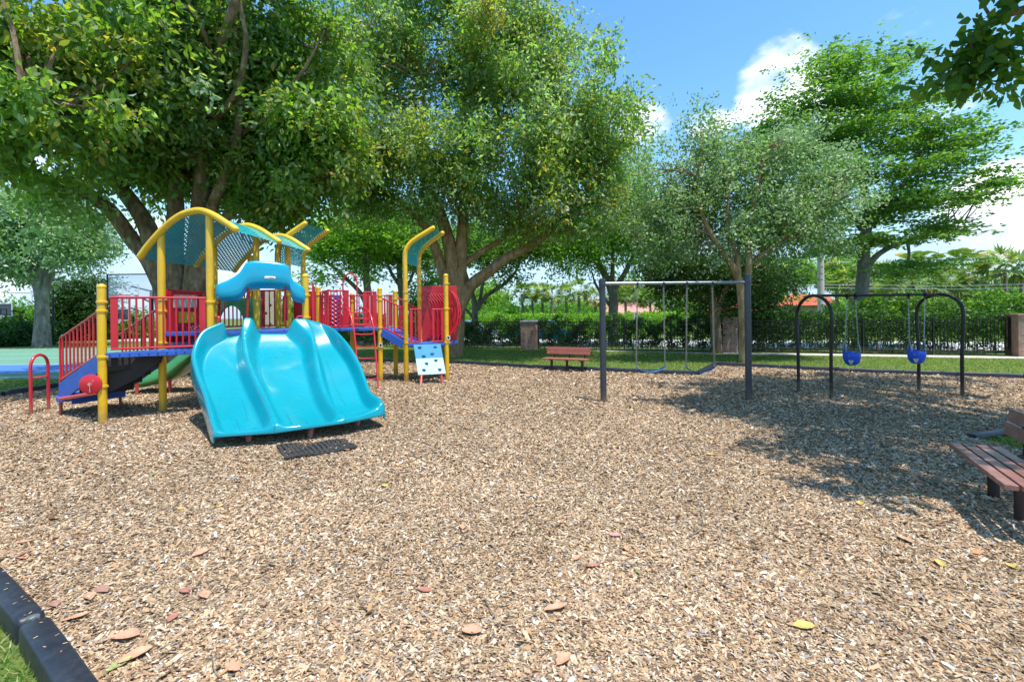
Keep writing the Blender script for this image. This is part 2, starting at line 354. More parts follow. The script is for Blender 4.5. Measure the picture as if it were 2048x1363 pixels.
def npmesh(name, V, nper, cols, m, parent=None, off=(0, 0, 0)):
    """V: (N, nper, 3) one polygon per row; cols (N,3)"""
    N = V.shape[0]; me = bpy.data.meshes.new(name)
    if parent is not None: off = wl(parent)
    v = (V.reshape(-1, 3) - np.array(off)).astype(np.float32)
    me.vertices.add(N * nper); me.vertices.foreach_set('co', v.ravel())
    me.loops.add(N * nper); me.loops.foreach_set('vertex_index', np.arange(N * nper, dtype=np.int32))
    me.polygons.add(N); me.polygons.foreach_set('loop_start', np.arange(0, N * nper, nper, dtype=np.int32))
    ca = me.attributes.new('Col', 'FLOAT_COLOR', 'POINT'); cc = np.ones((N, nper, 4), np.float32); cc[:, :, :3] = cols[:, None, :]
    ca.data.foreach_set('color', cc.ravel()); me.update(calc_edges=True); me.materials.append(m)
    o = bpy.data.objects.new(name, me); C.objects.link(o); o.parent = parent
    if parent is None: o.location = off
    return o
def unit(a): return a / np.maximum(np.linalg.norm(a, axis=-1, keepdims=True), 1e-9)
def leaves(pos, d, L, Wd, fold=.15, npt=4):
    """leaf blades at pos pointing along d; L, Wd arrays"""
    N = len(pos); d = unit(d); r = rng.normal(size=(N, 3)); side = unit(np.cross(d, r)); nn = np.cross(side, d)
    L = L[:, None]; Wd = Wd[:, None]
    mid = pos + d * L * .45 + nn * L * fold
    a = mid + side * Wd * .5; b = mid - side * Wd * .5; tip = pos + d * L
    if npt == 4: return np.stack([pos, a, tip, b], 1)
    m2 = pos + d * L * .75 + nn * L * fold * .7
    return np.stack([pos, pos + d * L * .25 + side * Wd * .42 + nn * L * fold * .5, mid + side * Wd * .5, m2 + side * Wd * .33, tip, m2 - side * Wd * .33, mid - side * Wd * .5, pos + d * L * .25 - side * Wd * .42 + nn * L * fold * .5], 1)
def pick(N, pal, jit=.25):
    w = np.array([p[0] for p in pal], float); idx = rng.choice(len(pal), N, p=w / w.sum()); c = np.array([p[1] for p in pal])[idx]
    return np.clip(c * (1 + rng.uniform(-jit, jit, (N, 1))), 0, 1)

PAL = {
 'big': [(4, (0.141, 0.246, 0.0486)), (3, (0.088, 0.182, 0.0378)), (2.3, (0.211, 0.328, 0.0756)), (.8, (0.37, 0.301, 0.0648)), (.3, (0.484, 0.228, 0.0648)), (.8, (0.352, 0.474, 0.432))],  # pale last tone: leaf undersides, also put in as painted glints
 'rust': [(4, (0.15, 0.264, 0.0648)), (3, (0.0968, 0.201, 0.0486)), (.8, (0.334, 0.301, 0.0756)), (.5, (0.484, 0.246, 0.0648)), (2, (0.194, 0.31, 0.108)), (1.5, (0.422, 0.511, 0.497))],  # whitish last tone doubles as pale undersides and glints painted into the leaves
 'silver': [(3, (.15, .28, .08)), (2.8, (.09, .19, .05)), (1.8, (.34, .45, .27)), (1.4, (.22, .38, .07)), (1.2, (.60, .66, .58))],
 'bright': [(4, (0.106, 0.228, 0.0432)), (3, (0.0616, 0.155, 0.027)), (2, (0.211, 0.319, 0.0756))],
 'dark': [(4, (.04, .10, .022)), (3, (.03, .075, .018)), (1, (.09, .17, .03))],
 'mid': [(4, (0.121, 0.276, 0.042)), (3, (0.088, 0.216, 0.036)), (1.5, (0.22, 0.384, 0.072))],
 'branch': [(4, (0.077, 0.18, 0.036)), (3, (0.0495, 0.132, 0.03)), (2, (0.209, 0.288, 0.042))],
 'hedge': [(4, (.055, .14, .028)), (3, (.035, .09, .02)), (1.4, (.12, .24, .04))],
 'lime': [(4, (.18, .34, .04)), (3, (.13, .27, .035)), (1.2, (.28, .42, .07))],
 'palm': [(4, (.18, .27, .08)), (3, (.11, .19, .05)), (2, (.34, .38, .15)), (.3, (.40, .30, .10))],
}
def blob_clusters(blobs, ncl, shell=.5):
    """blobs: (centre Vector, rx, ry, rz, weight)"""
    w = np.array([(b[1] * b[2] * b[3]) ** .75 * (b[4] if len(b) > 4 else 1) for b in blobs]); idx = rng.choice(len(blobs), ncl, p=w / w.sum())
    dd = unit(rng.normal(size=(ncl, 3))); rr = rng.uniform(0, 1, ncl) ** shell * rng.uniform(.85, 1.12, ncl)
    cen = np.array([[*b[0]] for b in blobs])[idx]; rad = np.array([[b[1], b[2], b[3]] for b in blobs])[idx]
    return cen + dd * rr[:, None] * rad, dd
def tree(name, base, limbs, blobs, n, size, pal, lm, bark, label, cat='tree', per=12, spread=.3, droop=.5, flat=1, twigs=70, shell=.45, group=None, npt=4, aspect=.42, twr=.035, cper=9, cs=1.05, maxtw=4.0):
    t = empty(name, base, label, cat, group)
    mb = MB(); skel = []
    for pts, rs in limbs:
        sp = cr_smooth(pts, 5); mb.tube(sp, lerps(rs, len(sp)), n=10); skel += sp
    sk = np.array([[*p] for p in skel])
    ncl = n // per; nk = max(4, ncl // cper); ck, dk = blob_clusters(blobs, nk, shell)
    ci = rng.integers(0, nk, ncl); csz = (spread * cs) * rng.uniform(.6, 1.5, nk)[ci][:, None]
    off = rng.normal(size=(ncl, 3)) * np.array([1, 1, flat if flat > .3 else .14]); cl = ck[ci] + off * csz; dd = unit(dk[ci] + off * .8)
    for k in range(min(twigs, nk)):
        q = Vector(ck[k]); dist = ((sk - ck[k]) ** 2).sum(1) + np.maximum(0, sk[:, 2] - ck[k][2]) * 4
        a = Vector(sk[int(dist.argmin())])
        if (q - a).length > maxtw: continue
        m1 = a.lerp(q, .5) + Vector((random.uniform(-.3, .3), random.uniform(-.3, .3), random.uniform(-.1, .5))) * min(1, (q - a).length * .25)
        mb.tube(cr_smooth([a, m1, q], 4), [twr * 1.4, twr, twr * .3], n=5, cap=False)
    mb.build('trunk', bark, t, smooth=60)
    cid = np.repeat(np.arange(ncl), per); N = len(cid)
    cen = cl[cid]; sc = np.array([1, 1, flat])
    # sprig: leaves along a short drooping twig
    sd = unit(dd + rng.normal(size=(ncl, 3)) * .8 * sc); along = rng.uniform(-1, 1, N)[:, None]
    pos = cen + sd[cid] * along * spread + rng.normal(size=(N, 3)) * spread * .42 * sc
    d = sd[cid] * .6 + rng.normal(size=(N, 3)) * .6; d[:, 2] = d[:, 2] * flat - droop
    ccol = (pick(nk, pal, .2)[ci] * .6 + pick(ncl, pal, .22) * .4)[cid]; lcol = pick(N, pal, .3); cols = ccol * .55 + lcol * .45
    L = size * rng.uniform(.65, 1.25, N)
    V = leaves(pos, d, L, L * aspect, npt=npt)
    npmesh('crown', V, npt, cols, lm, t)
    return t
def PB(px, py, rx, ry, Y, rY, w=1):
    s = Y / F; return (P(px, py, Y), rx * s, rY, ry * s, w)
def PL(Y0, *pts):
    """limb from photo points (px, py[, Y])"""
    return [P(p[0], p[1], p[2] if len(p) > 2 else Y0) for p in pts]

# ================================================================ GROUND
def poly_sheet(name, pts, z, m, kind='structure', sub=0):
    mb = MB(); mb.face([(x, y, z) for x, y in pts]); o = mb.build(name, m); 
    if o.data.polygons[0].normal.z < 0: o.data.flip_normals()
    return struct(o, kind)
grass_m = ramp_mat('lawn', 'noise', 9, [(.3, (.07, .11, .03)), (.5, (.11, .17, .04)), (.7, (.22, .24, .09))], bump=.6, big=(.7, (.75, .8, .6)))
mulch_m = ramp_mat('mulch', 'voronoi', 42, [(0, (.05, .033, .022)), (.22, (.16, .10, .06)), (.5, (.36, .235, .14)), (.78, (.52, .38, .25)), (1, (.68, .58, .46))], bump=.9, stretch=(1, 1.7, 1), big=(.35, (.86, .80, .74)))
poly_sheet('ground', [(-900, -60), (900, -60), (900, 1500), (-900, 1500)], -.02, grass_m)
LB = [(-1.5, 1.5)] + [tuple(G(x, y)[:2]) for x, y in ((240, 1400), (75, 1262), (0, 1150))] + [(-6.1, 5.0), (-9.4, 7.6), (-12.4, 9.9), (-11.8, 10.75), (-11.8, 12.2), (-12, 15.5), (-9.0, 18.0), (-5, 17.8)]
FB = [(-1.9, 16.85), (.59, 15.2), (2.68, 14.2), (5.2, 13.05), (6.75, 15.45), (8.24, 14.35), (9.67, 13.35), (12.9, 11.75), (16, 10.6)]
RB = [(10.8, 8.2), (8.8, 7.35), (7.36, 6.75), (6.25, 6.35), (6.6, 5.2), (7.6, 3.0), (8, 0)]
mulch_poly = LB + FB + [(18, 9.6)] + RB + [(8, -8), (-1.2, -8)]
poly_sheet('mulch_bed', mulch_poly, 0, mulch_m)
FA = Vector((-.63, 24.6)); FD = Vector((.945, -.327)).normalized(); FN = Vector((-FD.y, FD.x))   # fence line; FN points away from camera
def fl(s, o=0): p = FA + FD * s + FN * o; return (p.x, p.y)
poly_sheet('path', [fl(4, -.25), fl(26, -.25), fl(26, -1.25), fl(11, -1.35), fl(7.5, -1.0), fl(5, -.9)], -.012, M_['concrete'])
poly_sheet('road', [fl(-60, 2.6), fl(60, 2.6), fl(60, 10), fl(-60, 10)], -.012, mat('sunlit_road', (.50, .48, .46), .9, var=.15, vscale=2))
# basketball court
court = ramp_mat('green_court', 'noise', 4, [(.3, (.10, .24, .16)), (.7, (.15, .31, .21))], bump=.05)
poly_sheet('court', [(-46, 14.0), (-12.9, 14.0), (-12.9, 29), (-46, 29)], -.012, court)
poly_sheet('court_blue_key', [(-23, 15.5), (-15.6, 15.5), (-15.6, 18.6), (-23, 18.6)], -.008, mat('court_blue', (.05, .16, .42), .8, var=.1))
mb = MB()
for a, b in (((-46, 14.5), (-13.4, 14.5)), ((-46, 28.5), (-13.4, 28.5)), ((-13.4, 14.5), (-13.4, 28.5)), ((-46, 21.5), (-13.4, 21.5)), ((-23, 15.5), (-15.6, 15.5)), ((-23, 18.6), (-15.6, 18.6)), ((-23, 15.5), (-23, 18.6)),
             ((-15.6, 15.5), (-15.6, 18.6)), ((-46, 24.5), (-13.4, 24.5)), ((-30, 14.5), (-30, 28.5)), ((-20, 21.5), (-20, 28.5)), ((-38, 17), (-25, 19))):
    d = (Vector(b) - Vector(a)).normalized(); n = Vector((-d.y, d.x)) * .04; mb.face([(*(Vector(a) - n), -.004), (*(Vector(b) - n), -.004), (*(Vector(b) + n), -.004), (*(Vector(a) + n), -.004)])
struct(mb.build('court_lines', M_['white']))

def inpoly(x, y, poly):
    inside = np.zeros(len(x), bool); n = len(poly); j = n - 1
    for i in range(n):
        xi, yi = poly[i]; xj, yj = poly[j]
        c = ((yi > y) != (yj > y)) & (x < (xj - xi) * (y - yi) / (yj - yi + 1e-12) + xi); inside ^= c; j = i
    return inside
# wood chips: thin slivers lying on one another, denser and finer near the camera
def chips():
    Vs = []; Cs = []
    pal = [(3.2, (.38, .25, .145)), (3, (.48, .35, .22)), (2.2, (.55, .44, .315)), (.45, (.66, .59, .49)), (1.8, (.26, .165, .10)), (1.1, (.14, .092, .062)), (.6, (.30, .27, .25)), (1.2, (.47, .285, .145))]
    for y0, y1, dens, s in ((1.9, 3.2, 20000, .58), (3.2, 5, 13500, .62), (5, 8, 6000, .74), (8, 12, 2600, .95), (12, 18, 1000, 1.25)):
        xw = y1 * 1.16 + .3; area = 2 * xw * (y1 - y0); n = int(area * dens)
        x = rng.uniform(-xw, xw, n); y = rng.uniform(y0, y1, n); keep = (np.abs(x) < y * 1.16 + .3) & inpoly(x, y, mulch_poly)
        x = x[keep]; y = y[keep]; n = len(x)
        patch = np.sin(x * 1.7 + 1.3 * np.sin(y * 1.1)) * np.cos(y * 1.9 + x * .6)
        L = rng.gamma(4, .0065, n) * s + .012 * s; Wd = L * rng.uniform(.28, .68, n)
        a = rng.uniform(0, 2 * np.pi, n); tilt = rng.normal(0, .22, n); d = np.stack([np.cos(a), np.sin(a), tilt], 1); d = unit(d)
        roll = rng.normal(0, .33, n); side = unit(np.cross(d, np.array([0, 0, 1.]))); up = np.cross(side, d)
        side = side * np.cos(roll)[:, None] + up * np.sin(roll)[:, None]
        z = rng.uniform(.002, .022, n) * s + np.abs(tilt) * L * .5
        c = np.stack([x, y, z], 1); h = d * (L / 2)[:, None]; w = side * (Wd / 2)[:, None]; k = rng.uniform(.35, 1, (n, 1)); k2 = rng.uniform(.35, 1, (n, 1))
        Vs.append(np.stack([c - h - w * k, c + h - w * k2, c + h * rng.uniform(.8, 1.1, (n, 1)) + w * k, c - h * rng.uniform(.8, 1.1, (n, 1)) + w * k2], 1))
        Cs.append(pick(n, pal, .2) * (1 + .08 * patch + .06 * np.sin(x * 5.1 + 2 * np.sin(y * 3.3)) * np.sin(y * 4.3 + x))[:, None])
    # chips kicked up onto the near border blocks
    NB = 34; t = rng.uniform(0, 1, NB); a_ = np.array([-1.80, 1.98]); b_ = np.array([*G(-45, 1148)[:2]]); c_ = np.array([*G(66, 1275)[:2]])
    q = np.where((t < .5)[:, None], a_ + (c_ - a_) * (t * 2)[:, None], c_ + (b_ - c_) * (t * 2 - 1)[:, None]) + rng.normal(0, .035, (NB, 2)) + .02
    ang = rng.uniform(0, 6.28, NB); d = np.stack([np.cos(ang), np.sin(ang), rng.normal(0, .1, NB)], 1) * .009; w = np.stack([-np.sin(ang), np.cos(ang), np.zeros(NB)], 1) * .003; c = np.stack([q[:, 0], q[:, 1], np.full(NB, .119)], 1)
    Vs.append(np.stack([c - d - w, c + d - w, c + d + w, c - d + w], 1)); Cs.append(pick(NB, pal, .2))
    o = npmesh('wood_chips', np.concatenate(Vs), 4, np.clip(np.concatenate(Cs), 0, 1), M_['chips'])
    tag(o, kind='stuff'); tag(o, 'loose tan wood chips covering the play area')
chips()
def blades(name, poly, n, h, w, pal, label, z=-.02):
    xs = [p[0] for p in poly]; ys = [p[1] for p in poly]
    x = rng.uniform(min(xs), max(xs), n); y = rng.uniform(min(ys), max(ys), n); k = inpoly(x, y, poly); x = x[k]; y = y[k]; n = len(x)
    pos = np.stack([x, y, np.full(n, z)], 1); a = rng.uniform(0, 2 * np.pi, n); d = np.stack([np.cos(a) * .75, np.sin(a) * .75, rng.uniform(.35, 1, n)], 1)
    L = h * rng.uniform(.5, 1.3, n); V = leaves(pos, d, L, np.full(n, w), fold=-.08)
    o = npmesh(name, V, 4, pick(n, pal, .3), M_['grassb']); tag(o, label, kind='stuff')
GP = [(4, (.15, .235, .05)), (3, (.10, .175, .035)), (2, (.25, .33, .08)), (1.6, (.44, .40, .20))]
near_l = [(-4.6, 1.2), (-1.5, 1.2)] + [(p[0] - .10, p[1] - .07) for p in LB[1:4]] + [(-6.1, 4.8), (-9, 6.8)]
blades('grass', near_l, 150000, .07, .006, GP, 'bright short grass outside the black border')
blades('grass', [(-1.9, 17.0)] + [(p[0], p[1] + .15) for p in FB] + [(22, 9), fl(26, -1.3), fl(11, -1.4), fl(7, -1.1), fl(4, -.3), fl(-6, -.3), (-8, 20)], 330000, .055, .014, GP, 'lawn strip between the play area and the fence')
blades('grass', RB[:5] + [(12, 4.5), (13, 8)], 60000, .05, .012, GP, 'grass patch behind the brown bench')
blades('grass', [(-11.9, 9), (-11.9, 13.9), (-30, 13.9), (-16, 8)], 60000, .06, .014, GP, 'shaded grass between the play area and the court')

# ================================================================ BORDER TIMBERS (each segment is a thing)
ORD = ['first', 'second', 'third', 'fourth', 'fifth', 'sixth', 'seventh', 'eighth', 'ninth', 'tenth', 'eleventh', 'twelfth', 'thirteenth']
def border_run(pts, h, w, labels, grp, big=False):
    cnt = 0
    for i, (a, b) in enumerate(zip(pts, pts[1:])):
        a = Vector((*a, 0)); b = Vector((*b, 0)); d = (b - a); L = d.length; n = max(1, round(L / 1.25))
        for k in range(n):
            p = a + d * (k / n); q = a + d * ((k + 1) / n); u = (q - p).normalized(); sd_ = Vector((-u.y, u.x, 0)); c = (p + q) / 2
            p2 = p + u * .012; q2 = q - u * .012; mb = MB()
            prof = [(-.5, -.05), (-.5, h * .72), (-.42, h * .93), (-.3, h), (.3, h), (.42, h * .93), (.5, h * .72), (.5, -.05)]
            rows = []
            for t in np.linspace(0, 1, 9):
                r = .9 if t in (0, 1) else 1.0; dip = .006 * math.sin(t * 9 + k)
                rows.append([p2.lerp(q2, t) + sd_ * w * x * r + Vector((0, 0, z * (.93 if r < 1 else 1) + (dip if z > 0 else 0))) for x, z in prof])
            mb.grid(rows); mb.f.append(tuple(range(len(prof)))); e = 8 * len(prof); mb.f.append(tuple(e + j for j in range(len(prof))))
            o = mb.build('border_timber', M_['border'], loc=(c.x, c.y, 0), smooth=40)
            tag(o, labels.replace('#', ORD[cnt]), 'border', grp); cnt += 1
border_run(FB[:4], .13, .11, '# low black border segment from the left along the lawn behind bench and belt swings', 'border segments edging the mulch at the lawn')
border_run(FB[3:5], .13, .11, '# black border segment from the front slanting back by the right belt swing', 'slanting border segments')
border_run(FB[4:], .13, .11, '# low black border segment from the left behind the bucket swings', 'border segments behind the bucket swings')
border_run(RB[0:4], .06, .12, '# grey black border segment from the back round the grass behind the brown bench', 'border segments by the near bench')
border_run([(-6.05, 4.95)] + LB[5:9], .13, .12, '# black border segment from the front along the shaded grass left of the play structure', 'border segments left of the play structure')
border_run(LB[10:] + [FB[0]], .13, .11, '# shaded black border segment from the left behind the play structure', 'border segments behind the play structure')
nb = [(-1.25, 1.45), (-1.80, 1.98), tuple(G(66, 1275)[:2]), tuple(G(-45, 1148)[:2]), (-6.0, 4.85)]
for i, (a, b) in enumerate(zip(nb, nb[1:])):
    lab = ['wide black plastic border block crossing the bottom left edge of the photo', 'near black plastic border block with scuffed flat top at the bottom left', 'scuffed black border block beyond the joint at the left edge', 'black border block leading away past the left edge'][i]
    a = Vector((*a, 0)); b = Vector((*b, 0)); u = (b - a).normalized(); sv = Vector((-u.y, u.x, 0)); mb = MB(); rows = []
    prof = [(-.5, -.06), (-.5, .115), (-.44, .135), (-.36, .142), (.36, .142), (.44, .135), (.5, .115), (.5, -.06)]
    for t in (.012, .02, .035, .07, .25, .5, .75, .93, .965, .98, .988):
        e = min(t, 1 - t); sc = .62 if e < .015 else .82 if e < .03 else .95 if e < .05 else 1
        rows.append([a.lerp(b, t) + sv * (.125 * x * sc) + Vector((0, 0, .82 * z * (sc if z > 0 else 1) + (.003 * math.sin(t * 7 + x * 5) if z > 0 else 0))) for x, z in prof])
    mb.grid(rows); mb.f.append(tuple(range(8))); mb.f.append(tuple(80 + j for j in range(8)))
    tag(mb.build('border_timber', M_['border'], loc=((a + b) / 2)[:], smooth=40), lab, 'border', 'near border blocks')
# anchor spike seen in the joint
j = Vector((*nb[2], 0)); mb = MB(); mb.tube([j + Vector((0, 0, -.02)), j + Vector((0, 0, .118))], .028, n=14)
tag(mb.build('spike_head', M_['galv'], loc=j[:], smooth=40), 'round metal spike head in the joint between near border blocks', 'spike')

# ================================================================ PLAY STRUCTURE
PLAY = empty('play_structure', (-5.2, 10, 0), 'large play structure with yellow posts, red rails, aqua triple slide and teal roofs', 'playground')
P1 = G(206, 845); P2 = G(326, 823); P3 = Vector((-5.63, 8.68, 0)); P10 = Vector((-4.18, 9.42, 0))
vv = Vector((.05, .999, 0)).normalized(); Q2 = P2 + vv * 1.45; Q3 = P3 + vv * 1.45; R2 = P2 + vv * 2.75; R3 = P3 + vv * 2.75
P11 = P(637, 650, 12.2); P12 = G(761.4, 762.6); P13 = G(792, 753); C3 = G(811, 763.4); C4 = P(839, 650, 13.35); P16 = G(894, 760); B16 = P16 + (C4 - C3)
P11b = P(705, 650, 13.4); P11.z = P12.z = P13.z = C3.z = C4.z = P16.z = B16.z = P11b.z = 0
RAD = .0635
def zat(py, px, pt):
    """height of photo row py at the depth of ground point pt"""
    return P(px, py, pt.y).z
def post(p, top, clamps, parent=PLAY, cap=True, r=RAD, bottom=0):
    mb = MB(); p = Vector((p.x, p.y, 0)); pts = [p + Vector((0, 0, bottom - .05)), p + Vector((0, 0, top - (.06 if cap else 0)))]; rs = [r, r]
    if cap:
        pts += [p + Vector((0, 0, top - .06)), p + Vector((0, 0, top - .058)), p + Vector((0, 0, top - .03)), p + Vector((0, 0, top - .01)), p + Vector((0, 0, top))]; rs += [r * 1.08, r * 1.08, r * .95, r * .62, r * .15]
    mb.tube(pts, rs, n=20); o = mb.build('post', M_['yellow'], parent, smooth=35)
    for z in clamps:
        c = MB(); b = p + Vector((0, 0, z)); c.tube([b - Vector((0, 0, .022)), b - Vector((0, 0, .017)), b + Vector((0, 0, .017)), b + Vector((0, 0, .022))], [r * 1.05, r * 1.2, r * 1.2, r * 1.05], n=18)
        c.obox(b + Vector((r * 1.25, -.01, 0)), (1, 0, 0), (0, 1, 0), (0, 0, 1), .025, .012, .014)
        c.build('clamp', M_['yellow'], o, smooth=35)
    return o
D1, D2, D3, D4 = 1.187, 1.5, 1.45, 1.02
post(P1, zat(567, 205, P1), [2.05, 1.9, 1.12, .62])
post(P2, zat(462, 321, P2), [2.12, 1.9, 1.3, 1.1], cap=False)
post(P3, zat(430, 419, P3), [2.06, 1.45, 1.1], cap=False)
post(Q2, 3.3, [2.1, 1.4], cap=False); post(Q3, 3.55, [2.15, 1.5], cap=False)
post(R2, 3.3, [2.2, 1.4], cap=False); post(R3, 3.55, [2.3, 1.4], cap=False)
post(P10, zat(547, 611, P10), [2.2, 1.75, 1.45]); post(P11, zat(572, 637, P11), [2.34, 1.5])
post(P12, zat(574, 761, P12), [2.32, 2.2, 1.45, .95]); post(P13, zat(580, 792, P13), [2.25, 1.35])
post(P16, zat(547, 894, P16), [2.63, 1.95, 1.03]); post(P11b, 2.45, [2.2, 1.4])
# --- arched perforated roof
pc = [(281, 513), (297, 491), (321.6, 463), (342, 444), (362.7, 430), (384.7, 422.7), (399.4, 421), (415.5, 425.0), (433, 433.5), (450.8, 445), (471, 458)]
A1c = [ON(x, y, P2, P3, .06) for x, y in pc]; ROOF = []
roof = MB(); rows = []
fine = cr_smooth(A1c, 4)
arches = [0, 1.45, 2.75]
for i, s_ in enumerate(arches):
    pts = [p + vv * s_ for p in fine]; mb = MB(); mb.tube(pts, .062, n=16, round_end=True)
    mb.build('roof_arch', M_['yellow'], PLAY, smooth=35)
LL = [0]
for a, b in zip(fine, fine[1:]): LL.append(LL[-1] + (b - a).length)
for s_ in np.linspace(-.02, 2.77, 9): rows.append([p + vv * float(s_) + Vector((0, 0, -.035)) for p in fine])
ss = np.linspace(-.02, 2.77, 9)
roof.grid(rows, uv=lambda i, j_: (LL[j_], float(ss[i]))).build('roof_panel', M_['teal'], PLAY, smooth=60)
# --- bent roofs (pair of bent posts with a sheet)
def bent_roof(a, b, enda, endb, kneez, clamps):
    cur = []
    for p, e in ((a, enda), (b, endb)):
        k = Vector((p.x, p.y, kneez)); d = Vector((e.x - p.x, e.y - p.y, 0))
        up = [Vector((p.x, p.y, -.05)), Vector((p.x, p.y, kneez - .5)), k, k + d * .07 + Vector((0, 0, .22)), k + d * .3 + Vector((0, 0, .42)), e]
        sm = [up[0]] + cr_smooth(up[1:], 7); cur.append(sm); mb = MB(); mb.tube(sm, RAD, n=16, round_end=True); o = mb.build('bent_post', M_['yellow'], PLAY, smooth=35)
        for z in clamps:
            c = MB(); q = Vector((p.x, p.y, z)); c.tube([q - Vector((0, 0, .02)), q + Vector((0, 0, .02))], RAD * 1.2, n=16); c.build('clamp', M_['yellow'], o, smooth=35)
    A, B = cur[0][5:], cur[1][5:]; n = min(len(A), len(B)); A = A[:n]; B = B[:n]; acc = [0]
    for p, q in zip(A, A[1:]): acc.append(acc[-1] + (q - p).length)
    w = (A[0] - B[0]).length; mb = MB()
    mb.grid([[A[i].lerp(B[i], t) for t in (.04, .5, .96)] for i in range(n)], uv=lambda i, j_: (acc[i], (0.04, .5, .96)[j_] * w)).build('roof_panel', M_['teal'], PLAY, smooth=60)
bent_roof(P(811, 600, C3.y), P(839, 600, C4.y), P(866, 456, C3.y), P(885, 466, C4.y), 3.35, [2.4, 2.2, 1.05])
bent_roof(P(556, 600, 11.4), P(607, 600, 12.5), P(610, 447, 11.4), P(655, 462, 12.5), 3.3, [2.2])
# --- decks
def deck(poly, z, th=.07):
    mb = MB(); mb.prism([(p[0], p[1], z) for p in poly], (0, 0, -th)); o = mb.build('deck', M_['blue'], PLAY, bevel=.006)
deck([P1 + Vector((.06, -.02, 0)), P3 + Vector((-.04, -.06, 0)), P2 + Vector((.05, -.05, 0))], D1, .09)
deck([P2, P3, P10, R3 + Vector((.7, .1, 0)), R2], D2)
deck([P10 + Vector((.05, .3, 0)), P11 + Vector((.1, -.05, 0)), P11 + Vector((0, .8, 0)), R3 + Vector((.2, .5, 0))], D3 - .03)
deck([P11 + Vector((0, -.06, 0)), P12 + Vector((-.03, -.06, 0)), P13, P11b, P11 + Vector((-.1, 1.0, 0))], D3)
deck([C3 + Vector((0, -.05, 0)), P16 + Vector((0, -.05, 0)), B16, C4], D4)
# riser and edge bolts of the first deck
mb = MB(); mb.prism([ON(347, 677, P2 + Vector((.1, .5, 0)), P3 + Vector((0, .3, 0))), ON(412, 677, P2 + Vector((.1, .5, 0)), P3 + Vector((0, .3, 0))), ON(412, 700, P2 + Vector((.1, .5, 0)), P3 + Vector((0, .3, 0))), ON(347, 700, P2 + Vector((.1, .5, 0)), P3 + Vector((0, .3, 0)))], (0, .02, 0))
mb.build('step_riser', M_['blue'], PLAY)
e0_ = P1 + Vector((.06, -.02, 0)); e1_ = P3 + Vector((-.04, -.06, 0)); nd_ = Vector(((e1_ - e0_).y, -(e1_ - e0_).x, 0)).normalized()
for k in range(11): db = MB(); db.ball(e0_.lerp(e1_, (k + .5) / 11) + nd_ * .003 + Vector((0, 0, D1 - .045)), .011, .011, .011, n=6, m=4); db.build('bolt', M_['blackmetal'], bpy.data.objects['deck'])
# --- barred guard rails
def rail(a, b, z0a, z1a, z0b=None, z1b=None, n=10, plates=.08, m='red', r=.016, top_r=.02, name='guardrail', rounded=False, mid=None):
    a = Vector((a[0], a[1], 0)); b = Vector((b[0], b[1], 0)); z0b = z0a if z0b is None else z0b; z1b = z1a if z1b is None else z1b
    mb = MB(); A0 = a + Vector((0, 0, z0a)); A1 = a + Vector((0, 0, z1a)); B0 = b + Vector((0, 0, z0b)); B1 = b + Vector((0, 0, z1b))
    if rounded:
        d = (B1 - A1); mb.tube(cr_smooth([A0, A0.lerp(A1, .9), A1 + d * .04, A1 + d * .12], 4) + [B1], top_r, n=8)
    else: mb.tube([A1, B1], top_r, n=8)
    mb.tube([A0, B0], top_r, n=8)
    for i in range(n):
        t = (i + .7) / (n + .4); mb.tube([A0.lerp(B0, t), A1.lerp(B1, t)], r, n=8, cap=False)
    if mid: mb.tube([A0.lerp(A1, mid), B0.lerp(B1, mid)], r, n=8)
    o = mb.build(name, M_[m], PLAY, smooth=40)
    if plates:
        d = (b - a).normalized() ; sdv = Vector((-d.y, d.x, 0))
        for q0, q1, sgn in ((A0, A1, 1), (B0, B1, -1)):
            c = MB(); c.obox((q0 + q1) / 2 + d * sgn * plates / 2, d, sdv, (0, 0, 1), plates / 2, .012, (q1 - q0).length / 2); c.build('plate', M_[m], o, bevel=.004)
    return o
d13 = (P3 - P1).normalized(); f13 = Vector((.05, -.09, 0))
rail(P1 + d13 * .12 + f13 * .3, P3 - d13 * .07 + f13 * .3, D1 + .06, 2.13, n=14, plates=.10)
rail(P2 + Vector((0, .1, 0)), Q2, D2 + .06, 2.3, n=6, plates=0)
rail(R2, R3, D2 + .06, 2.42, n=7, plates=.09)
rail(Q2 + Vector((.05, 0, 0)), R2, D2 + .06, 2.4, n=8)
d1112 = (P12 - P11).normalized()
rail(P11 + d1112 * .1, P11.lerp(P12, .49), D3 + .05, zat(581, 670, P11), n=8, plates=.15)
rail(P11.lerp(P12, .72), P12 - d1112 * .08, D3 + .05, zat(584, 740, P12), n=6, plates=.1)
rail(P11 + Vector((-.1, 1.0, 0)), P13 + Vector((-.1, .05, 0)), D3 + .05, 2.36, n=14, plates=.08)
rail(P10 + Vector((.1, .1, 0)), P11 + Vector((-.05, -.1, 0)), D3 + .05, 2.45, n=7, plates=.08)
rail(P10 + Vector((-.2, 1.7, 0)), P11b + Vector((-1.2, .1, 0)), D3 + .05, 2.4, n=8, plates=.08)
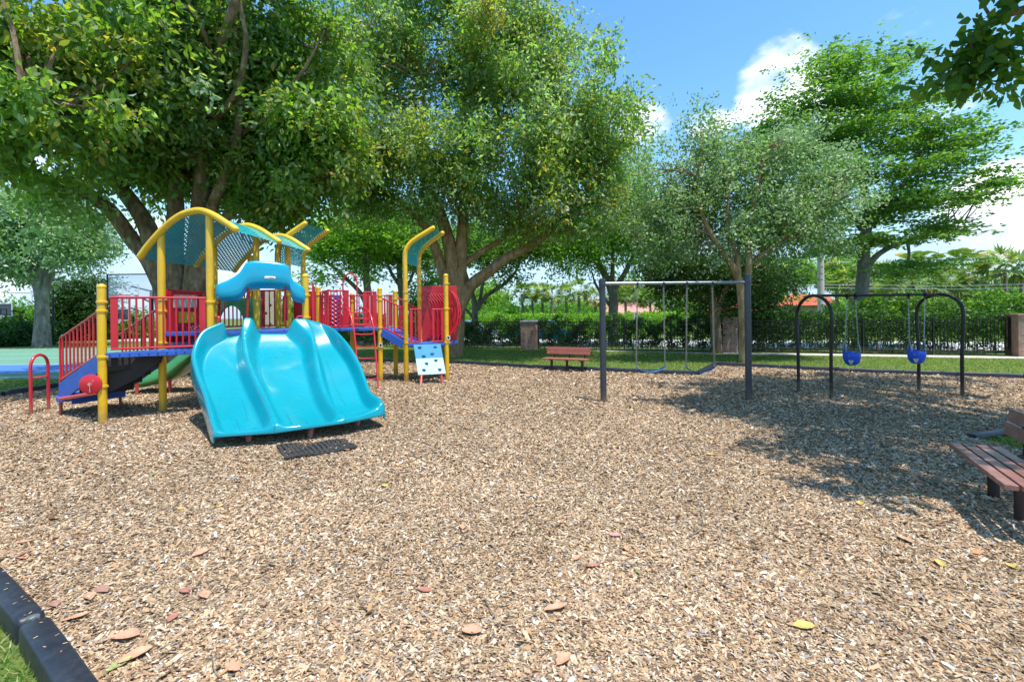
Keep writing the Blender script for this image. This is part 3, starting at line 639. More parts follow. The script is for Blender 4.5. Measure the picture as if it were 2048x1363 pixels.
# ramp rails from the middle deck to the low deck
rail(P12 + Vector((.06, 0, 0)), C3 + Vector((-.04, 0, 0)), D3 + .02, zat(596, 768, P12), D4 + .15, D4 + .95, n=6, plates=0, rounded=True)
rail(P13 + Vector((.06, 0, 0)), C4 + Vector((-.04, 0, 0)), D3 + .02, 2.3, D4 + .15, D4 + .95, n=6, plates=0)
mb = MB(); mb.prism([P12 + Vector((.03, 0, D3 - .02)), C3 + Vector((0, 0, D4 + .06)), C4 + Vector((0, 0, D4 + .06)), P13 + Vector((.03, 0, D3 - .02))], (0, 0, -.03)); mb.build('ramp', M_['blue'], PLAY)
mb = MB(); mb.beam(P12 + Vector((.05, -.05, D3 - .12)), C3 + Vector((-.05, -.05, D4 - .02)), .03, .2); mb.build('stringer', M_['blue'], PLAY, bevel=.006)
# low tower gate rails and panels
dC = (P16 - C3).normalized(); fC = Vector((dC.y, -dC.x, 0))
rail(C3 + dC * .13, C3 + dC * .42, D4 + .04, zat(618, 825, C3), n=1, plates=.07, rounded=False)
rail(P16 - dC * .08, P16 - dC * .38, D4 + .04, zat(618, 880, C3), n=1, plates=.06, rounded=True)
mb = MB(); a = C4 + Vector((.05, 0, 0)); b = B16 + Vector((-.02, 0, 0)); dd_ = (b - a)
mb.prism([a + Vector((0, 0, D4 + .02)), b + Vector((0, 0, D4 + .02)), b + Vector((0, 0, 2.62)), a + Vector((0, 0, 2.62))], (0, .03, 0)); o = mb.build('panel', M_['reddk'], PLAY, bevel=.008)
mb = MB()
for i in range(8):                                     # curved bars of the arched climber
    t = .35 + i * .08; p0 = a + dd_ * t; mb.tube(cr_smooth([p0 + Vector((-.25, -.05, 2.4)), p0 + Vector((-.02, -.1, 2.1)), p0 + Vector((.05, -.1, 1.8)), p0 + Vector((-.02, -.1, 1.4)), p0 + Vector((-.2, -.05, 1.1))], 4), .014, n=6)
mb.build('curved_bars', M_['red'], PLAY, smooth=40)
mb = MB(); c = P16 + Vector((.07, .35, 0)); mb.tube(cr_smooth([c + Vector((.0, 0, 2.45)), c + Vector((.16, 0, 2.2)), c + Vector((.21, 0, 1.85)), c + Vector((.16, 0, 1.5)), c + Vector((0, 0, 1.25))], 5), .03, n=8)
mb.tube(cr_smooth([c + Vector((.0, .5, 2.45)), c + Vector((.16, .5, 2.2)), c + Vector((.21, .5, 1.85)), c + Vector((.16, .5, 1.5)), c + Vector((0, .5, 1.25))], 5), .03, n=8)
for z, x in ((2.3, .1), (2.1, .18), (1.9, .2), (1.7, .19), (1.5, .16)): mb.tube([c + Vector((x, 0, z)), c + Vector((x, .5, z))], .016, n=6)
mb.build('arch_climber', M_['red'], PLAY, smooth=40)
mb = MB(); mb.prism([P16 + Vector((.02, .1, D4)), P16 + Vector((.02, .8, D4)), P16 + Vector((.02, .8, 2.5)), P16 + Vector((.02, .1, 2.5))], (.03, 0, 0)); mb.build('panel', M_['reddk'], PLAY, bevel=.006)
# --- rock climbing panel
dx_ = Vector((dC.x, dC.y, 0)); TLc = P(827, 690, C3.y - .12); TRc = P(881, 688.3, C3.y + .05); BLc = P(836.5, 750, 11.95); BRc = P(891.4, 747, 12.12)
nrm = (TRc - TLc).cross(BLc - TLc).normalized();  nrm = -nrm if nrm.y > 0 else nrm
def rp(u, v): return TLc.lerp(TRc, u).lerp(BLc.lerp(BRc, u), v)
mb = MB(); mb.grid([[rp(u, v) for u in np.linspace(0, 1, 7)] for v in np.linspace(0, .47, 5)]); rk = mb.build('climbing_panel', M_['rock_hi'], PLAY, solid=.03)
mb = MB(); mb.grid([[rp(u, v) for u in np.linspace(0, 1, 7)] for v in np.linspace(.472, 1, 5)]); mb.build('lower_panel', M_['rock_lo'], rk, solid=.03)
mb = MB()
for pl in ([(.2, 0), (.42, .16), (.52, .22)], [(.0, .3), (.3, .24), (.42, .16)], [(.52, .22), (.68, .17), (.75, .0)], [(.52, .22), (.45, .33), (.56, .46)], [(.45, .33), (.3, .24)], [(.68, .17), (1, .28)], [(.56, .3), (.8, .34), (.88, .46)], [(0, .4), (.2, .46)]):
    mb.tube([rp(u, v) + nrm * .006 for u, v in pl], .012, n=6)
mb.build('water_line', M_['rock_lo'], rk)
for u, v in ((.2, .1), (.78, .1), (.3, .4), (.62, .33), (.36, .65), (.72, .56), (.22, .86), (.8, .87)):
    mb = MB(); mb.ball(rp(u, v) + nrm * .025, .055, .035, .04, n=8, m=5, jit=.22); mb.build('climbing_hold', M_['hold'], rk, smooth=30)
for u, gx, gy in ((.12, 841, 771), (.82, 886, 767)):
    mb = MB(); g = G(gx, gy); mb.tube([g - Vector((0, 0, .05)), rp(u, .97) + Vector((0, .03, 0))], .035, n=10); mb.build('leg', M_['red'], PLAY, smooth=40)
# --- arched ladder
lad = MB(); Ya = 12.35
LR = cr_smooth([P(720, 614, 12.25), P(737, 622, 11.95), P(746, 650, 11.7), P(751, 700, 11.5), P(757, 782, 11.15)], 6)
LLd = cr_smooth([P(683, 614, 12.15), P(697, 620, 11.85), P(706, 650, 11.6), P(712, 700, 11.4), P(718, 785, 11.02)], 6)
lad.tube(LR, .021, n=10); lad.tube(LLd, .021, n=10); lo = lad.build('ladder', M_['red'], PLAY, smooth=40)
for k in range(7):
    t = .28 + k * .108; i = int(t * (len(LR) - 1)); mb = MB(); a = LLd[i]; b = LR[i]; mb.tube(cr_smooth([a, a.lerp(b, .15) + Vector((0, -.0, -.05)), a.lerp(b, .85) + Vector((0, 0, -.05)), b], 4), .015, n=8); mb.build('rung', M_['red'], lo, smooth=40)
mb = MB(); Yh = 12.3; mb.tube(cr_smooth([P(686, 655, Yh), P(686, 600, Yh), P(686, 566, Yh), P(690, 553, Yh), P(700, 546.5, Yh), P(710, 553, Yh), P(714, 566, Yh), P(714, 600, Yh), P(714, 655, Yh)], 5), .02, n=8)
mb.build('entry_hoop', M_['red'], PLAY, smooth=40)
# spiral and play panels
def panel(px0, py0, px1, py1, Y, m, name='panel', th=.03, dY=0, parent=PLAY):
    mb = MB(); mb.prism([P(px0, py0, Y), P(px1, py0 + .3, Y + dY), P(px1, py1, Y + dY), P(px0, py1, Y)], (0, th, 0)); return mb.build(name, M_[m], parent, bevel=.006)
o = panel(654, 590, 680, 652, 13.2, 'blue', 'play_panel'); mb = MB()
for k in range(7): mb.tube(cr_smooth([P(655, 600 + k * 8, 13.1), P(663, 596 + k * 8, 13.05), P(672, 603 + k * 8, 13.05), P(680, 598 + k * 8, 13.1)], 4), .03, n=6)
mb.build('wavy_line', M_['reddk'], o, smooth=40)
o = panel(728, 592, 752, 655, 13.6, 'beige', 'play_panel')
o = panel(772, 588, 790, 655, 15.0, 'beige', 'play_panel')
panel(640, 590, 650, 655, 12.6, 'reddk'); panel(617, 582, 631, 655, 11.6, 'reddk')
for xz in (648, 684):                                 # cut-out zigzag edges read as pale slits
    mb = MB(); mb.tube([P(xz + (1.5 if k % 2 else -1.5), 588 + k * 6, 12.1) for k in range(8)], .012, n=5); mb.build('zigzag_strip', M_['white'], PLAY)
# window panel between the first posts (red board with pale and yellow boards)
pa, pb = P2 + Vector((.08, .05, 0)), P2.lerp(Q2, .94) + Vector((.02, 0, 0))
def PO(x, y, off=0): return ON(x, y, pa, pb, off)
mb = MB(); outl = [PO(333, 583), PO(350, 581), PO(405, 586), PO(413, 600), PO(413, 684), PO(333, 684)]; mb.prism(outl, (-.03, 0, 0)); o = mb.build('play_panel', M_['reddk'], PLAY, bevel=.006)
tag(o, 'red store front panel with pale and yellow boards')
for (x0, y0, x1, y1, m) in ((348, 589, 394, 615, 'beige'), (358, 623, 391, 645, 'ypanel')):
    mb = MB(); mb.prism([PO(x0, y0, .012), PO(x1, y0 + 1, .012), PO(x1, y1, .012), PO(x0, y1, .012)], (-.01, 0, 0)); mb.build('board', M_[m], o)
for cx, cy in ((356, 657), (385, 656), (397, 655)):
    for k in range(4):
        mb = MB(); a_ = k * math.pi / 2 + .3; mb.ball(PO(cx + 3.5 * math.cos(a_), cy + 4 * math.sin(a_), .012), .012, .012, .02, n=6, m=4); mb.build('flower_cutout', M_['white' if cx > 370 else 'black'], o)
# centre panels behind the hood
o = panel(527, 582, 562, 655, 12.2, 'beige', 'play_panel', dY=.1)
for k, (x, y) in enumerate(((541, 610), (566, 612), (541, 648), (553, 648), (532, 626))):
    mb = MB(); mb.ball(P(x, y, 12.1), .03, .015, .04, n=8, m=5); mb.build('bead', M_['black'], o)
panel(520, 582, 529, 655, 11.3, 'red'); panel(492, 590, 499, 640, 10.9, 'red'); panel(565, 592, 574, 640, 11.0, 'reddk'); panel(587, 598, 606, 652, 11.6, 'reddk')
# green tunnel entry and green slide behind
Yg = 10.55
mb = MB(); cen = P(462, 652, Yg); ring = []
outer = [(432, 597), (520, 594), (520, 672), (432, 672)]
arc = [(462 + 26 * math.cos(t), 655 - 44 * math.sin(t)) for t in np.linspace(0, math.pi, 13)]
outl = [P(520, 676, Yg), P(520, 594, Yg), P(432, 598, Yg), P(432, 676, Yg)] + [P(x, y, Yg) for x, y in arc[::-1]]
mb.prism(outl, (0, .06, 0)); mb.build('tunnel_entry', M_['green'], PLAY, bevel=.01)
gs = []
path = [(P(470, 668, 11.1), .3), (P(430, 685, 11.15), .3), (P(392, 712, 11.2), .3), (P(352, 742, 11.2), .3), (P(310, 757, 11.2), .26), (P(268, 762, 11.2), .24)]
pp = cr_smooth([p for p, _ in path], 5); rows = []
for p in pp:
    rows.append([p + Vector((0, y, z)) for y, z in ((-.42, .16), (-.42, -.06), (-.36, -.12), (-.2, -.14), (.2, -.14), (.36, -.12), (.42, -.02), (.42, .16))])
mb = MB(); mb.grid(rows); mb.build('green_slide', M_['green'], PLAY, smooth=40, solid=.03)
for gx, gy in ((274, 791), (340, 786)):
    g = G(gx, gy); mb = MB(); mb.tube([g - Vector((0, 0, .05)), Vector((g.x, g.y, .33))], .035, n=10); mb.build('leg', M_['red'], PLAY, smooth=40)
# --- stairs at the left of the first deck
sdir = (G(122, 829) - P1); sdir.z = 0; slen = sdir.length; sdir.normalize(); E1 = P1 + sdir * slen; across = (P2 - P1); 
rail(E1, P1 + sdir * .05, zat(760, 118, E1), zat(676, 117, E1), D1 + .0, zat(620, 202, P1), n=10, plates=0, rounded=True, r=.015, top_r=.018)
E2 = E1 + across; rail(E2, P2 + sdir * .05, .66, 1.45, D1, 1.98, n=10, plates=0, r=.015, top_r=.018)
for A_, B_ in ((E1, P1), (E2, P2)):
    mb = MB(); a = Vector((A_.x, A_.y, 0)) + sdir * -.0; b = Vector((B_.x, B_.y, 0)) + sdir * .06; up = Vector((0, 0, 1)); th = Vector((-sdir.y, sdir.x, 0)) * .03
    mb.prism([a + up * .2, b + up * .86, b + up * (D1 - .02), a + up * .58], th); mb.build('stringer', M_['blue'], PLAY, bevel=.005)
mb = MB(); mb.tube([Vector((E1.x, E1.y, -.05)), Vector((E1.x, E1.y, .7))], .026, n=10); mb.build('leg', M_['red'], PLAY, smooth=40)
mb = MB(); mb.tube([Vector((E2.x, E2.y, -.05)), Vector((E2.x, E2.y, .7))], .026, n=10); mb.build('leg', M_['red'], PLAY, smooth=40)
for k in range(5):                                        # treads
    t = (k + .5) / 5; z = .3 + t * .82; c0 = E1.lerp(P1, t); c0.z = z; c1 = c0 + across
    mb = MB(); mb.obox((c0 + c1) / 2, sdir, across.normalized(), (0, 0, 1), .15, across.length / 2 - .04, .02)
    mb.obox((c0 + c1) / 2 - sdir * .15 - Vector((0, 0, .09)), sdir, across.normalized(), (0, 0, 1), .008, across.length / 2 - .045, .085)
    mb.build('tread', M_['darkrub' if k else 'blue'], PLAY)
mb = MB(); pl = E1.lerp(E2, .5) + sdir * .1; ring = []
for k in range(20):
    a_ = 2 * math.pi * k / 20; ring.append(Vector((E1.x, E1.y, .34)) + across * (.45 + .5 * math.sin(a_)) + sdir * (.05 + .3 * math.cos(a_)))
mb.prism(ring, (0, 0, -.1)); mb.build('transfer_step', M_['blue'], PLAY, bevel=.02)
mb = MB(); q0 = E1 + Vector((0, 0, .42)) ; q1 = P1 + Vector((0, 0, .6)); mb.tube([E1 + Vector((.02, -.03, .3)), P1 + Vector((-.05, -.03, .52))], .035, n=10); mb.build('brace', M_['red'], PLAY, smooth=40)
mb = MB(); wc = ON(186, 767, E1, P1, .1); nn_ = Vector((.22, -.97, 0)).normalized(); wc = wc + nn_ * .06
mb.tube([wc - nn_ * .02, wc - nn_ * .01, wc + nn_ * .01, wc + nn_ * .018], [.15, .165, .165, .15], n=28); wo = mb.build('hand_wheel', M_['red'], PLAY, smooth=30)
mb = MB(); mb.tube([wc + nn_ * .018, wc + nn_ * .03], .03, n=12)
for a_ in (.5, 2.6, 4.7): 
    u = sdir * math.cos(a_) + Vector((0, 0, math.sin(a_))); mb.beam(wc + nn_ * .022 + u * .03, wc + nn_ * .022 + u * .13, .012, .012, up=nn_)
mb.build('spokes', mat('scuffed_red', (.65, .25, .22), .6), wo)
# dark flat sheet with a sloping lower edge under the first deck
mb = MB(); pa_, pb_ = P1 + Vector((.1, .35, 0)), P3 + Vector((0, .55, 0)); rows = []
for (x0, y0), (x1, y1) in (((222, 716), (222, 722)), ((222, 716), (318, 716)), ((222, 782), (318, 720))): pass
mb.prism([ON(216, 714, pa_, pb_), ON(322, 712, pa_, pb_), ON(318, 724, pa_, pb_), ON(270, 757, pa_, pb_), ON(218, 783, pa_, pb_)], (.02, .04, 0)); mb.build('dark_sheet', M_['darkrub'], PLAY)
# --- triple slide
RIM = [
 [(437, 646, 8.45), (405, 662, 8.2), (387, 700, 7.9), (392, 737, 7.6), (407, 778, 7.2), (419, 818, 6.75), (426, 846, 6.45), (430, 860, 6.25)],
 [(492, 635, 8.75), (488, 665, 8.5), (492, 708, 8.0), (506, 745, 7.6), (524, 783, 7.15), (539, 813, 6.8), (547, 834, 6.55), (551, 848, 6.4)],
 [(610, 637, 9.2), (625, 665, 9.0), (633, 708, 8.4), (641, 750, 8.0), (652, 785, 7.6), (667, 810, 7.25), (679, 824, 7.0), (690, 836, 6.85)],
 [(640, 645, 9.35), (668, 658, 9.2), (698, 690, 8.8), (719, 727, 8.45), (731, 760, 8.1), (740, 782, 7.8), (757, 794, 7.5), (765, 805, 7.3)]]
LIP = [(429, 874, 6.22), (548, 866, 6.38), (690, 846, 6.83), (767, 830, 7.28)]
rims = [cr_smooth([P(*q) for q in r], 8) for r in RIM]; nrw = len(rims[0]); NC = 26
def sst(t): t = max(0, min(1, t)); return t * t * (3 - 2 * t)
rows = []
outL = Vector((-.9, -.1, 0)).normalized(); outR = Vector((.8, .5, 0)).normalized()
for i in range(nrw):
    s_ = i / (nrw - 1); dep = .30 * (1 - s_) + .18 * s_; dep *= 1 - .72 * sst((s_ - .78) / .22)
    row = []
    l0, r0 = rims[0][i], rims[3][i]
    sk = .42 * (1 - s_) + .16 * s_
    row += [l0 + outL * .045 + Vector((0, 0, -sk)), l0 + outL * .04 + Vector((0, 0, -.10)), l0 + outL * .03 + Vector((0, 0, -.015))]
    for ln in range(3):
        a, b = rims[ln][i], rims[ln + 1][i]
        for k in range(NC + (1 if ln == 2 else 0)):
            t = k / NC; p = a.lerp(b, t); fl_, fr_ = .03, .03; wl_, wr_ = .20, .20
            tp = 1 - sst(s_ / .2)
            if ln == 0: fl_ += .16 * tp; fr_ += .04 * tp
            if ln == 1: fl_ += .06 * tp; fr_ += .16 * tp
            wd = .15 - .01 * tp
            w_ = min(sst((t - fl_) / wd), sst((1 - t - fr_) / wd))
            if ln == 2: w_ *= 1 - tp
            # belly of the lane: slight sag, rims rise at the very top where the entry notch is cut
            dd = dep * w_
            row.append(p + Vector((0, 0, -dd)))
    row += [r0 + outR * .03 + Vector((0, 0, -.015)), r0 + outR * .04 + Vector((0, 0, -.10)), r0 + outR * .045 + Vector((0, 0, -sk))]
    rows.append(row)
# closing lip: rolls over and down
last = rows[-1]; lip = []; lp = [P(*q) for q in LIP]
fwd = Vector((.45, -.9, 0)).normalized()
def lipedge(k):
    k = k - 3; ln = min(2, max(0, k // NC)); t = min(1, max(0, (k - ln * NC) / NC)); return lp[ln].lerp(lp[ln + 1], t)
for q, dz in ((.35, .0), (.8, -.012), (1.0, -.05), (1.02, -.075)):
    r_ = []
    for k, p in enumerate(last):
        e = lipedge(k); tgt = Vector((e.x, e.y, e.z + .075)); v_ = p.lerp(tgt, min(q, 1)) ; v_.z = (p.z * (1 - min(q, 1)) + tgt.z * min(q, 1)) + dz
        if k < 3: v_ = p.lerp(Vector((e.x, e.y, e.z)) + (p - last[3]) * .5, min(q, 1) * .8)
        if k >= len(last) - 3: v_ = p.lerp(Vector((e.x, e.y, e.z)) + (p - last[-4]) * .5, min(q, 1) * .8)
        if 3 <= k < len(last) - 3: v_ = v_ + fwd * (.02 * q)
        r_.append(v_)
    rows.append(r_)
mb = MB(); mb.grid(rows); SL = mb.build('triple_slide', M_['slide'], PLAY, smooth=75, solid=.028)
sb = SL.modifiers.new('subdivision', 'SUBSURF'); sb.levels = 1; sb.render_levels = 1; SL.modifiers.move(1, 0)
for (gx, gy), zt in (((494, 885), .13), ((618, 875), .13), ((713, 853), .15)):
    g = G(gx, gy) + Vector((0, .03, 0)); mb = MB(); mb.tube([Vector((g.x, g.y, -.05)), Vector((g.x, g.y + .05, zt))], .045, n=12); mb.build('leg', M_['red'], SL, smooth=40)
# seam lines where the lanes meet at the lip
def slide_line(name, pts, m, rad=.0025):
    mb = MB(); mb.tube([rows[int(i)][int(c)] * (1 - (i % 1)) + rows[min(int(i) + 1, nrw - 1)][int(c)] * (i % 1) + Vector((0, 0, .004)) for i, c in pts], rad, n=4); mb.build(name, m, SL)
seam_m = mat('dark_scuff', (.0, .15, .22), .6)
for c0, i0, i1, dr in ((3 + 5, 26, 50, 0), (3 + 12, 38, 52, 1), (3 + 18, 30, 40, -1), (3 + NC + 8, 36, 50, 1), (3 + NC + 14, 40, 51, 0), (3 + NC + 17, 44, 52, 1), (3 + 2 * NC + 5, 6, 44, 0), (3 + 2 * NC + 9, 14, 36, 1)):
    n_ = i1 - i0; slide_line('scuff_line', [(i0 + k, c0 + dr * (k * k * 3 // (n_ * n_))) for k in range(n_)], seam_m, .0022)
for cc_ in (3 + NC, 3 + 2 * NC):
    mb = MB(); mb.tube([rows[k][cc_] + Vector((0, 0, .002)) for k in range(nrw - 2, nrw + 4)], .004, n=5); mb.build('mould_seam', seam_m, SL)
# hood over the slide entrance
top = [(431, 571), (441, 566), (455, 560.5), (468, 554), (479, 545), (486, 535), (491, 526.5), (499, 522.5), (510, 521.3), (530, 522), (552, 524), (568, 527), (577, 532), (580.5, 540), (582, 553), (587, 561), (596, 568), (607, 574.5), (610, 580)]
bot = [(431, 592), (445, 594.5), (460, 594.5), (474, 592.5), (482, 589), (487, 581), (493, 572.5), (503, 568), (520, 566), (540, 566.3), (560, 568), (574, 570), (580, 573.5), (581.5, 582), (584, 590), (590, 595), (598, 598), (606, 600), (610, 600.5)]
mb = MB(); rows = []
for bul, fr in ((-.10, 0), (.0, .0), (.035, .02), (.05, .1), (.06, .35), (.06, .62), (.06, .88), (.045, .98), (.02, 1.02), (-.04, 1.12), (-.1, 1.2), (-.16, 1.24)):
    row = []
    for (tx, ty), (bx, by) in zip(top, bot):
        endf = min(1, (tx - 429) / 14, (612 - tx) / 14); x = tx + (bx - tx) * fr; y = ty + (by - ty) * fr
        row.append(ON(x, y, P3, P10, .12 + bul * (.45 + .55 * endf)))
    rows.append(row)
mb.grid(rows); hd = mb.build('slide_hood', M_['hood'], PLAY, smooth=60, solid=.02)
mb = MB(); a = ON(529, 555, P3, P10, .245); b = ON(551, 555.8, P3, P10, .245); mid_ = a.lerp(b, .5)
mb.tube([a.lerp(b, .12), a.lerp(b, .88)], .028, n=14, round_end=True); o = mb.build('badge', M_['white'], hd, smooth=40)
mb = MB(); mb.tube([a.lerp(b, .5) + Vector((0, -.014, 0)), a.lerp(b, .85) + Vector((0, -.014, 0))], .019, n=10, round_end=True); mb.build('badge_print', M_['greymark'], o, smooth=40)
for x in (496, 571):                                  # braces under the hood
    mb = MB(); p0 = ON(x, 570, P3, P10, .1); p1 = ON(x - 2, 650, P3, P10, .02); mb.tube([p0, p1], .02, n=8); mb.build('brace', M_['red'], PLAY, smooth=40)
for x, y, sgn in ((432, 634, 1), (606, 633, -1)):        # red grab handles
    mb = MB(); p0 = ON(x, y, P3, P10, .05); mb.tube(cr_smooth([p0, p0 + Vector((sgn * .08, -.05, .0)), p0 + Vector((sgn * .09, -.06, -.06)), p0 + Vector((sgn * .09, -.06, -.18))], 4), .022, n=8); mb.build('grab_handle', M_['red'], PLAY, smooth=40)
# stickers on posts
for x, y, pt in ((761.5, 690, P12), (897, 675, P16)):
    q = P(x, y, pt.y - .075); w_ = .045; mb = MB(); mb.box((q.x - w_, q.y - .004, q.z - .06), (q.x + w_, q.y + .004, q.z + .06)); o = mb.build('sticker', M_['white'], PLAY)
    mb = MB(); mb.box((q.x - .028, q.y - .008, q.z - .005), (q.x + .028, q.y - .004, q.z + .035)); mb.prism([(q.x - .026, q.y - .008, q.z - .01), (q.x + .026, q.y - .008, q.z - .01), (q.x, q.y - .008, q.z - .045)], (0, .004, 0)); mb.build('sticker_print', M_['black'], o)
# step-down hoop at the far left
hp0, hp1 = G(62, 829), G(97, 820)
HP = empty('grab_hoop', hp0.lerp(hp1, .5), 'red arched grab hoop with cross bar standing left of the stairs', 'rail'); mb = MB()
ztop = zat(709, 78, hp0.lerp(hp1, .5)); r_ = (hp1 - hp0).length / 2
pts = [hp0 - Vector((0, 0, .05)), hp0 + Vector((0, 0, ztop - r_))]; cc = hp0.lerp(hp1, .5); ux = (hp0 - cc).normalized()
pts += [cc + Vector((0, 0, ztop - r_)) + ux * r_ * math.cos(t) + Vector((0, 0, r_ * math.sin(t))) for t in np.linspace(.2, math.pi - .2, 10)] + [hp1 + Vector((0, 0, ztop - r_)), hp1 - Vector((0, 0, .05))]
mb.tube(pts, .026, n=12).build('hoop', M_['red'], HP, smooth=40)
mb = MB(); zc = zat(754, 78, cc); mb.tube([hp0 + Vector((0, 0, zc)), hp1 + Vector((0, 0, zc))], .018, n=8).build('cross_bar', M_['red'], HP, smooth=40)

# rubber mat
mc = [G(555, 894), G(688, 882), G(712, 899), G(574, 921)]
mb = MB()
def mq(u, v): return mc[0].lerp(mc[1], u).lerp(mc[3].lerp(mc[2], u), v) + Vector((.012 * math.sin(v * 17 + u * 5), .01 * math.sin(u * 13), .024 + .012 * math.sin(u * 9 + v * 6) + .01 * v))
for i in range(15):
    u = i / 14; pts = [mq(u, v) for v in np.linspace(0, 1, 6)]
    for a, b in zip(pts, pts[1:]): mb.beam(a, b, .035, .022)
for jv in range(8):
    v = jv / 7; pts = [mq(u, v) for u in np.linspace(0, 1, 8)]
    for a, b in zip(pts, pts[1:]): mb.beam(a, b, .014 if jv < 6 else .05, .016)
tag(mb.build('rubber_mat', M_['darkrub'], loc=mq(.5, .5)[:]), 'black open grid rubber mat half sunk in chips below the triple slide', 'mat')
mc2 = [G(232, 822), G(415, 803), G(440, 818), G(250, 845)]
# ================================================================ SWINGS
def chain(mb, a, b, w=.011, link=.045):
    a = Vector(a); b = Vector(b); d = b - a; n = max(2, int(d.length / (link * .78))); u = d.normalized(); s1 = u.orthogonal().normalized(); s2 = u.cross(s1)
    for k in range(n):
        c = a + d * ((k + .5) / n); s_ = s1 if k % 2 else s2; h = link / 2
        for sg in (-1, 1): mb.beam(c - u * h * .8 + s_ * w * sg, c + u * h * .8 + s_ * w * sg, .0075, .0075, up=s_)
        for sg in (-1, 1): mb.beam(c + u * h * sg * .8 - s_ * w, c + u * h * sg * .8 + s_ * w, .0075, .0075, up=u)
sl, sr = G(1207, 804), G(1497.5, 799.6)
SW = empty('swing_frame', sl.lerp(sr, .5), 'straight swing frame of two dark grey posts and a thin top beam', 'swing frame')
zb = zat(566, 1300, sl)
for p, zt in ((sl, zat(556, 1203, sl)), (sr, zat(547.5, 1495, sr))):
    mb = MB(); mb.tube([p - Vector((0, 0, .1)), p + Vector((0, 0, zt - .06)), p + Vector((0, 0, zt - .055)), p + Vector((0, 0, zt - .02)), p + Vector((0, 0, zt))], [.062, .062, .066, .058, .02], n=22); o = mb.build('post', M_['darkmetal'], SW, smooth=35)
    mb = MB(); mb.tube([p + Vector((0, 0, zb - .05)), p + Vector((0, 0, zb + .05))], .07, n=20); mb.obox(p + Vector((0, -.07, zb)), (1, 0, 0), (0, 1, 0), (0, 0, 1), .03, .015, .025); mb.build('collar', M_['darkmetal'], o, smooth=35)
b0 = sl + Vector((.06, 0, zb)); b1 = sr + Vector((-.06, 0, zb)); mb = MB(); mb.tube([b0, b1], .03, n=14); mb.build('beam', M_['galv'], SW, smooth=35)
def onbeam(px): return ON(px, 566, sl, sr)
hx = [1274.5, 1327, 1373.6, 1424.5]
for x in hx:
    q = onbeam(x); q.z = zb; mb = MB(); mb.tube([q + Vector((-.018, 0, 0)), q + Vector((.018, 0, 0))], .04, n=12); mb.beam(q + Vector((0, 0, -.03)), q + Vector((0, 0, -.1)), .02, .03); mb.build('hanger', M_['darkmetal'], SW, smooth=35)
def belt_swing(xa, xb, ends, sag, label):
    a = onbeam(xa); b = onbeam(xb); a.z = b.z = zb - .1; e0 = ON(*ends[0], sl, sr); e1 = ON(*ends[1], sl, sr); mid_ = e0.lerp(e1, .5)
    t = empty('belt_swing', (mid_.x, mid_.y, 0), label, 'swing', 'belt swings hanging from the straight frame')
    for p, e in ((a, e0), (b, e1)):
        mb = MB(); chain(mb, p, e); mb.build('chain', M_['chain'], t)
        mb = MB(); mb.prism([e + Vector((-.03, -.01, -.06)), e + Vector((.03, -.01, -.06)), e + Vector((0, -.01, .02))], (0, .02, 0)); mb.build('clip', M_['galv'], t)
    rows = []
    for u in np.linspace(0, 1, 15):
        c = e0.lerp(e1, float(u)) - Vector((0, 0, .05 + sag * math.sin(math.pi * u) ** .8)); w = .075 * (.55 + .45 * math.sin(math.pi * u) ** .5)
        rows.append([c + Vector((0, -w, .0)), c + Vector((0, -w * .3, -.004)), c + Vector((0, w * .3, -.004)), c + Vector((0, w, 0))])
    mb = MB(); mb.grid(rows); mb.build('seat', M_['belt'], t, smooth=50, solid=.012)
belt_swing(1274.5, 1327, ((1272.5, 728), (1330, 727)), .1, 'blue belt swing on chains, the one nearer the tall left post')
belt_swing(1373.6, 1424.5, ((1372.5, 729), (1429, 727)), .1, 'blue belt swing on chains, the one nearer the tall right post')
# toddler swing
ta, tb, tc_, td = G(1597, 783), G(1663, 797), G(1838, 781), G(1925, 792)
TS = empty('swing_frame', ((ta + tb + tc_ + td) / 4)[:], 'black toddler swing frame with two arched ends and a top bar', 'swing frame')
zt = 2.09
apex = []
for p, q in ((ta, tb), (tc_, td)):
    m_ = p.lerp(q, .5); u = (q - p); hw = u.length / 2; u.normalize(); pts = [p - Vector((0, 0, .1)), p + Vector((0, 0, .9)), p - u * .03 + Vector((0, 0, 1.5))]
    rr = hw + .03; zc = zt - rr * .95
    pts += [m_ + Vector((0, 0, zc)) - u * rr * math.cos(t) + Vector((0, 0, rr * .95 * math.sin(t))) for t in np.linspace(.25, math.pi - .25, 12)]
    pts += [q + u * .03 + Vector((0, 0, 1.5)), q + Vector((0, 0, .9)), q - Vector((0, 0, .1))]
    mb = MB(); mb.tube(cr_smooth(pts, 3), .032, n=14); mb.build('arch', M_['blackmetal'], TS, smooth=40); apex.append(m_ + Vector((0, 0, zt)))
mb = MB(); mb.tube(apex, .028, n=12); mb.build('beam', M_['blackmetal'], TS, smooth=35)
def onb(px, py): return ON(px, py, apex[0], apex[1])
